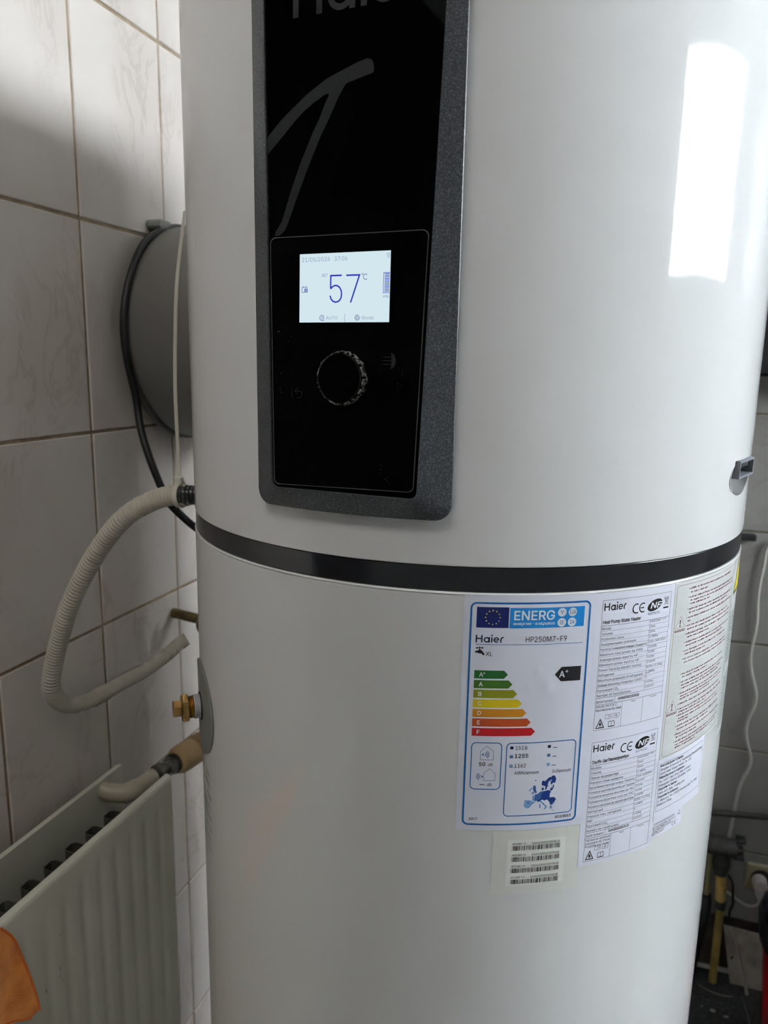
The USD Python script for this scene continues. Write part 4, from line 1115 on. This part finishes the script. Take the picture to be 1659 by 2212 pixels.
obj('front_panel', ribbed_panel(RX1 - 0.011, RX1, 1), RAD, rad_, smooth=32, label='ribbed front panel with scratches and chips')
obj('back_panel', ribbed_panel(RX0 - 0.009, RX0 + 0.002, -1), RAD, rad_, smooth=32)
nf = int((RY1 - 0.05 - RY0) / 0.040)
for k in range(nf):
    y = RY1 - 0.078 - k * 0.0400
    xa, xb = RX1 - 0.0115, RX1 - 0.0600
    pts = [(xa, y + 0.0105), (xb + 0.004, y + 0.0095), (xb, y + 0.0060), (xb, y - 0.0060), (xb + 0.004, y - 0.0095), (xa, y - 0.0105)]
    prof = LineString(pts).buffer(0.0007, cap_style='flat', join_style='mitre')
    m = trimesh.creation.extrude_polygon(prof, 0.50, engine='earcut'); m.apply_translation((0, 0, RZ1 - 0.031 - 0.50))
    obj('convector_fin', m, RAD_SHADED, rad_, smooth=30)
# header pipe, valve and thermostat head at the far end
RP = pbr('radiator_pipe', lin(176, 168, 150), 0.42)
zp = 1.0555
pp, _ = spline([(RX0 + 0.001, 0.006, zp + 0.006), (RX0 + 0.018, 0.010, zp + 0.002), (RX0 + 0.036, 0.022, zp - 0.001), (RX0 + 0.044, 0.040, zp), (RX0 + 0.046, 0.066, zp)], 30)
obj('header_pipe', tube(pp, np.r_[np.linspace(0.0125, 0.0140, 12), np.full(8, 0.0155), np.full(10, 0.0128)], 24), RP, rad_, smooth=50)
vd = np.array([0.16, 0.987, 0.0]); vo = np.array([RX0 + 0.046, 0.066, zp])
obj('pipe_collar', lathe([(0.0, -0.003), (0.0138, -0.003), (0.0142, 0.0), (0.0138, 0.004), (0, 0.004)], 32, vd, vo), RP, rad_)
tv = thing('radiator_valve', 'grey and tan thermostatic valve at the end of the radiator', 'radiator valve', base=vo)
NICKEL = mottled('valve_nickel', lin(74, 72, 66), lin(110, 106, 98), 60, 0.35, metallic=0.7)
obj('valve_body', lathe([(0, 0.0042), (0.0125, 0.0042), (0.0125, 0.010), (0.0150, 0.012), (0.0150, 0.022), (0.0128, 0.026), (0.0120, 0.034), (0.0145, 0.038), (0.0148, 0.046), (0, 0.046)], 36, vd, vo), NICKEL, tv, smooth=30)
obj('valve_tail', tube(np.array([vo + vd * 0.020 + np.array([0, 0, -0.002]), vo + vd * 0.020 + np.array([0, 0, -0.075])]), 0.0095, 20), NICKEL, tv)
obj('black_ring', lathe([(0, 0.0462), (0.0162, 0.0462), (0.0165, 0.050), (0.0155, 0.0535), (0, 0.0535)], 36, vd, vo), BLACK, tv)
TAN = pbr('thermostat_tan', lin(170, 144, 100), 0.48)
obj('thermostat_head', lathe([(0, 0.0538), (0.0165, 0.0538), (0.0205, 0.0565), (0.0225, 0.0620), (0.0232, 0.072), (0.0232, 0.094), (0, 0.094)], 48, vd, vo), TAN, tv, smooth=30)
ga = np.linspace(0, 2 * math.pi, 240, endpoint=False)
gr = 0.0226 + 0.0009 * np.sign(np.sin(ga * 30))
e1 = np.cross(vd, [0, 0, 1.0]); e2 = np.cross(e1, vd)
rg = [vo + vd * h + (gr * sc)[:, None] * (np.cos(ga)[:, None] * e1 + np.sin(ga)[:, None] * e2) for h, sc in ((0.0942, 1.0), (0.122, 0.97), (0.126, 0.90))]
obj('ribbed_grip', loft(rg, True, True), pbr('thermostat_grip', lin(150, 124, 84), 0.5), tv, smooth=25)

# orange cloth hung over the front panel
CLOTH = usdkit.material(stage, '/World/Looks/orange_cloth', {'g': ('geometry', {}), 'n': ('noise_texture', {'scale': 420.0, 'detail': 3.0}), 'n2': ('noise_texture', {'scale': 40.0, 'detail': 3.0}), 'r': ('rgb_ramp', {'ramp': [(0.3, lin(206, 112, 38)), (0.7, lin(238, 150, 62))]}),
                        'b': ('bump', {'strength': 1.0, 'distance': 0.0014}), 'p': ('principled_bsdf', {'roughness': 0.9, 'sheen_weight': 0.5, 'sheen_tint': (1.0, 0.75, 0.5)})},
                        [('g.position', 'n.vector'), ('g.position', 'n2.vector'), ('n2.fac', 'r.fac'), ('r.color', 'p.base_color'), ('n.fac', 'b.height'), ('b.normal', 'p.normal')], surface='p.BSDF')
cr = [(-0.2860, 1.0790), (-0.2700, 1.0510), (-0.2605, 1.0090), (-0.2554, 0.9730), (-0.2530, 0.9480)]
cl_ = [(-0.600, 1.0790), (-0.520, 1.0500), (-0.420, 1.0150), (-0.330, 0.9800), (-0.262, 0.9450)]


def curve2(p, n):
    q, _ = spline([(0, *a) for a in p], n)
    return q[:, 1:]


nr, nc = 60, 70
A_, B_ = curve2(cr, nr), curve2(cl_, nr)
u = np.linspace(0, 1, nc)
YZ = A_[:, None, :] * (1 - u)[None, :, None] + B_[:, None, :] * u[None, :, None]
sag = 1 - np.linspace(0, 1, nr)
fold = 0.004 + 0.010 * np.linspace(0, 1, nr)[:, None] * (0.5 + 0.5 * np.sin(YZ[..., 0] * 95 + 0.8 * np.sin(YZ[..., 1] * 40))) + 0.0025 * meshkit.fbm(np.stack([YZ[..., 0] * 40, YZ[..., 1] * 40, 0 * YZ[..., 0]], -1), 3, 2)
sheetF = np.stack([RX1 + fold, YZ[..., 0], YZ[..., 1]], -1)
over = []
for dx, dz in ((-0.001, 0.0022), (-0.006, 0.0035), (-0.012, 0.0022), (-0.0145, -0.004), (-0.015, -0.02), (-0.0155, -0.04)):
    rowp = sheetF[0].copy(); rowp[:, 0] = RX1 + 0.003 + dx; rowp[:, 2] = 1.0775 + dz
    over.append(rowp)
full = np.concatenate([np.array(over[::-1]), sheetF], 0)
th = 0.0022
f0 = grid(full, True); f0.fix_normals()
n_ = np.zeros_like(full)
du, dv = np.gradient(full, axis=1), np.gradient(full, axis=0)
nn = np.cross(dv, du); nn /= np.linalg.norm(nn, axis=-1, keepdims=True) + 1e-12
if nn[20, 20, 0] < 0:
    nn = -nn
outer = full + nn * th
cm = cat(grid(outer), grid(full, True), grid(np.stack([outer[0], full[0]])), grid(np.stack([outer[-1], full[-1]])), grid(np.stack([outer[:, 0], full[:, 0]])), grid(np.stack([outer[:, -1], full[:, -1]])))
cm.merge_vertices(); trimesh.repair.fix_normals(cm)
ct = thing('cloth', 'orange microfibre cloth hung over the radiator edge', 'cloth', base=(RX1, -0.4, 1.05))
obj('fabric', cm, CLOTH, ct, smooth=60)
hem, _ = spline([tuple(p) for p in outer[-1]], 80)
hem2 = outer[:, 0][6:] + np.array([0.0003, 0, 0])
obj('hem', cat(tube(hem2, 0.0014, 8), tube(outer[6:, -1], 0.0014, 8)), pbr('cloth_hem', lin(204, 104, 36), 0.85), ct)

# ------------------------------------------------------------------ along the back wall
Y1 = YB - 0.003


def bk(x, z, d=0.0):
    return (x, Y1 - d, z)


CW = pbr('cable_white', lin(176, 174, 166), 0.5)
wc = [(0.548, 1.2700), (0.5395, 1.2488), (0.5385, 1.2185), (0.5340, 1.1691), (0.5340, 1.1011), (0.5368, 1.0577), (0.5359, 1.0235), (0.5325, 0.9874), (0.5330, 0.9491), (0.5442, 0.8993), (0.5550, 0.8619), (0.5545, 0.8226), (0.5450, 0.788), (0.5418, 0.7542), (0.5513, 0.7093), (0.5626, 0.6642), (0.5522, 0.6214), (0.5420, 0.5782), (0.5380, 0.5288), (0.5362, 0.4936), (0.5325, 0.4436), (0.5290, 0.3800)]
wp, _ = spline([bk(x, z, 0.0055) for x, z in wc], 220)
obj('wall_cable', tube(wp, 0.0042, 10), CW, smooth=60, label='wavy white cable running down the shade-darkened back wall tiles', category='cable')
obj('black_rod', tube(np.array([bk(-0.2, 0.4275, 0.026), bk(0.62, 0.5240, 0.026), bk(1.3, 0.604, 0.026)]), 0.0082, 14), pbr('rod_black', (0.012, 0.011, 0.010), 0.5), smooth=60, label='thin black rod running across the back wall above the gas valve', category='rod')
obj('clip_bracket', box(0.455, 0.5125, Y1 - 0.022, Y1, 1.2713, 1.2885, 0.003), BLACK, smooth=False, label='small black bracket on the back wall at the top of the white cable', category='bracket')
cabn = thing('wall_cabinet', 'black cabinet high on the back wall, only its lower edge showing right of the heater', 'cabinet', base=(0.85, Y1, 1.684))
CB = pbr('cabinet_black', (0.006, 0.006, 0.007), 0.3)
obj('body', box(0.40, 1.30, Y1 - 0.10, Y1, 1.684, 2.28, 0.004), CB, cabn, smooth=False)
obj('door', box(0.402, 0.849, Y1 - 0.118, Y1 - 0.101, 1.688, 2.276, 0.003), CB, cabn, smooth=False)
obj('door', box(0.851, 1.298, Y1 - 0.118, Y1 - 0.101, 1.688, 2.276, 0.003), CB, cabn, smooth=False)

# gas valve and yellow pipe
gv = thing('gas_valve', 'dark iron gas valve with a flat handle on the back wall above the yellow pipe', 'valve', base=(0.508, Y1 - 0.045, 0.43))
IRON = mottled('dark_iron', lin(28, 27, 25), lin(52, 50, 46), 80, 0.6)
ax, gy = 0.510, Y1 - 0.045
obj('body', cat(lathe([(0, -0.075), (0.020, -0.075), (0.020, -0.045), (0.0255, -0.040), (0.0255, 0.030), (0, 0.030)], 28, (1, 0, 0), (0.515, gy, 0.425)), lathe([(0, -0.085), (0.0150, -0.085), (0.0230, -0.055), (0.0200, 0.0), (0, 0.0)], 28, (0, 0, 1), (0.514, gy, 0.425))), IRON, gv, smooth=30)
obj('inlet_pipe', tube(np.array([[0.44, gy, 0.425], [0.30, gy, 0.425], [0.28, gy, 0.43], [0.27, Y1 + 0.004, 0.44]]), 0.0135, 18), IRON, gv)
obj('handle', cat(box(0.5456, 0.566, gy - 0.016, gy + 0.010, 0.450, 0.4605, 0.002), box(0.5456, 0.563, gy - 0.016, gy + 0.010, 0.4195, 0.432, 0.002), box(0.5456, 0.567, gy - 0.016, gy + 0.010, 0.400, 0.4085, 0.002), box(0.5410, 0.5480, gy - 0.016, gy + 0.010, 0.400, 0.4605, 0.001)), BLACK, gv, smooth=False, label='black toothed handle')
gp = thing('gas_pipe', 'dull yellow gas pipe rising from the floor to the iron valve', 'pipe', base=(0.522, gy, 0))
YEL = mottled('yellow_paint', lin(116, 98, 46), lin(150, 128, 70), 26, 0.55)
obj('pipe', tube(np.array([[0.5255, gy, 0.0], [0.5245, gy, 0.16], [0.5235, gy, 0.30], [0.516, gy, 0.345]]), 0.0105, 20), YEL, gp, smooth=60)
obj('sleeve', lathe([(0.0, 0.262), (0.0125, 0.262), (0.0130, 0.268), (0.0130, 0.340), (0.0, 0.340)], 24, (-0.08, 0, 1), (0.5425, gy, 0.0)), mottled('yellow_sleeve', lin(150, 124, 58), lin(178, 150, 84), 30, 0.5), gp)
obj('coupling', lathe([(0.0, 0.236), (0.0128, 0.236), (0.0128, 0.2605), (0.0, 0.2605)], 8, (-0.03, 0, 1), (0.5318, gy, 0.0)), IRON, gp, smooth=False)
wv, _ = spline([(0.532, gy - 0.014, 0.350), (0.546, gy - 0.016, 0.320), (0.549, gy - 0.016, 0.290), (0.552, gy - 0.015, 0.272), (0.547, gy - 0.014, 0.245), (0.549, gy - 0.014, 0.222)], 40)
obj('hanging_wire', tube(wv, 0.0030, 8), BLACK, smooth=60, label='short black wire hanging beside the yellow pipe', category='wire')
obj('thin_pipe', tube(np.array([[0.4865, gy + 0.012, 0.40], [0.4868, gy + 0.012, 0.262]]), 0.0085, 16), pbr('old_yellow', lin(122, 116, 84), 0.5), smooth=60, label='short pale yellow pipe end half hidden behind the heater edge', category='pipe')
hb, _ = spline([(0.4868, gy + 0.010, 0.262), (0.4905, gy + 0.006, 0.235), (0.4860, gy, 0.19), (0.476, gy, 0.12), (0.470, gy, 0.02)], 40)
obj('black_hose', tube(hb, 0.0125, 14), BLACK, smooth=60, label='black hose below the pale pipe end at the heater edge', category='hose')

# socket with plug
so_ = thing('wall_socket', 'cream wall socket low on the back wall', 'socket', base=(0.622, Y1, 0.329))
CREAM = pbr('socket_cream', lin(150, 142, 116), 0.45)
obj('plate', box(0.583, 0.661, Y1 - 0.011, Y1, 0.290, 0.368, 0.004), CREAM, so_, smooth=False)
obj('insert', lathe([(0.0, 0), (0.0255, 0), (0.0265, 0.003), (0.0215, 0.0035), (0.0205, 0.0005), (0, 0.0005)], 40, (0, -1, 0), (0.622, Y1 - 0.0108, 0.329)), pbr('socket_dark', lin(60, 56, 48), 0.5), so_)
pl_ = thing('power_plug', 'white plug with its cord pushed into the cream socket', 'plug', base=(0.6175, Y1 - 0.012, 0.322))
PW = pbr('plug_white', lin(186, 180, 178), 0.45)
obj('body', cat(lathe([(0, 0.0), (0.0185, 0.0), (0.0195, 0.004), (0.0185, 0.026), (0.015, 0.032), (0, 0.033)], 36, (0, -1, 0), (0.6165, Y1 - 0.0145, 0.3250)), lathe([(0, 0.0), (0.0135, 0.0), (0.0105, 0.022), (0.0065, 0.036), (0, 0.036)], 24, (0.10, 0, -1), (0.6165, Y1 - 0.0300, 0.3150))), PW, pl_, smooth=35)
pc, _ = spline([(0.6200, Y1 - 0.030, 0.281), (0.6200, Y1 - 0.028, 0.2640), (0.6080, Y1 - 0.022, 0.2470), (0.5845, Y1 - 0.016, 0.2450), (0.5600, Y1 - 0.012, 0.2560), (0.5370, Y1 - 0.010, 0.2680), (0.515, Y1 - 0.010, 0.285)], 60)
obj('cord', tube(pc, 0.0036, 10), PW, pl_, smooth=60)

# things on the floor by the back wall
cbd = thing('cardboard', 'stained grey cardboard sheet leaning against the bottom of the back wall', 'cardboard', base=(0.60, 1.215, 0))
CARD = mottled('grey_card', lin(128, 120, 112), lin(160, 152, 144), 22, 0.9, ramp=(0.3, 0.6))
c3 = [np.array(p) for p in ((0.572, 1.200, 0.002), (0.662, 1.200, 0.002), (0.652, 1.2355, 0.148), (0.545, 1.2355, 0.155))]
cn = np.cross(c3[1] - c3[0], c3[3] - c3[0]); cn /= np.linalg.norm(cn)
obj('sheet', trimesh.convex.convex_hull(np.array([p + cn * s_ for p in c3 for s_ in (0, 0.004)])), CARD, cbd, smooth=False)
obj('stain', trimesh.convex.convex_hull(np.array([c3[0] * 0.46 + c3[1] * 0.10 + c3[3] * 0.44 + cn * h + np.array([dx, 0, dz]) for h in (0.0038, 0.0046) for dx, dz in ((-0.004, -0.008), (0.002, -0.006), (0.008, 0.010), (0.002, 0.006))])), pbr('stain_dark', lin(34, 28, 24), 0.9), cbd, smooth=False, label='small dark stain')
rp, _ = spline([(0.5545, 1.190, 0.180), (0.5900, 1.184, 0.085), (0.6050, 1.176, 0.035), (0.6120, 1.165, 0.006)], 40)
obj('white_stick', tube(rp, 0.0042, 10), pbr('stick_white', lin(150, 144, 138), 0.5), smooth=60, label='thin white plastic stick leaning across the cardboard', category='stick')
fcab, _ = spline([(0.598, 1.158, 0.0022), (0.602, 1.130, 0.0022), (0.607, 1.095, 0.0022), (0.605, 1.05, 0.0022), (0.598, 1.0, 0.0022)], 40)
obj('floor_wire', tube(fcab, 0.0020, 8), pbr('wire_grey', lin(70, 70, 70), 0.6), smooth=60, label='thin grey wire lying on the dark floor', category='wire')
st, _ = spline([(0.487, 1.163, 0.002), (0.515, 1.150, 0.002), (0.545, 1.144, 0.003), (0.575, 1.150, 0.002)], 24)
obj('straw', tube(st, 0.0011, 6), pbr('straw_pale', lin(120, 116, 104), 0.7), smooth=60, label='pale straw lying on the dark floor by the heater', category='straw')
for k, (x, y, s_, lb) in enumerate([(0.517, 1.082, 0.0045, 'pale crumb on the dark floor, largest of the three bits'), (0.549, 1.072, 0.003, 'thin pale splinter on the dark floor, rightmost of the three bits'), (0.490, 1.088, 0.0025, 'tiny pale crumb on the dark floor nearest the heater')]):
    m = trimesh.creation.icosphere(1, 1.0); m.vertices *= np.array([s_ * (1.4 if k != 1 else 2.4), s_, s_ * 0.5]) * (1 + 0.25 * rng.random((len(m.vertices), 1))); m.apply_translation((x, y, s_ * 0.5))
    obj('debris', m, pbr('debris_pale', lin(126, 124, 118), 0.8), smooth=40, label=lb, category='debris')
bn = np.array([0.742, 0.955, 0.0])
bin_ = thing('waste_bin', 'red bin with a black lining at the right edge by the back wall', 'bin', base=bn)
RED = pbr('bin_red', lin(150, 18, 26), 0.35)
obj('tub', lathe([(0, 0.004), (0.118, 0.004), (0.124, 0.010), (0.150, 0.300), (0.1645, 0.395), (0.1600, 0.395), (0.145, 0.300), (0.118, 0.014), (0, 0.014)], 72, origin=bn), RED, bin_, smooth=35)
lr = np.linspace(0, 2 * math.pi, 72, endpoint=False)
lw = meshkit.fbm(np.stack([np.cos(lr) * 2, np.sin(lr) * 2, 0 * lr], 1), 3, 9)
rings = [bn + np.stack([(rr0 + 0.004 * (lw - 0.5)) * np.cos(lr), (rr0 + 0.004 * (lw - 0.5)) * np.sin(lr), zz0 + am * (lw - 0.5)], 1) for rr0, zz0, am in ((0.164, 0.345, 0.06), (0.1685, 0.385, 0.02), (0.1695, 0.408, 0.006), (0.1650, 0.416, 0.004), (0.1560, 0.400, 0.004), (0.140, 0.280, 0.01), (0.112, 0.030, 0.0))]
obj('liner', loft(rings, cap1=True), pbr('liner_black', (0.006, 0.006, 0.008), 0.4), bin_, smooth=40, label='black bag lining')
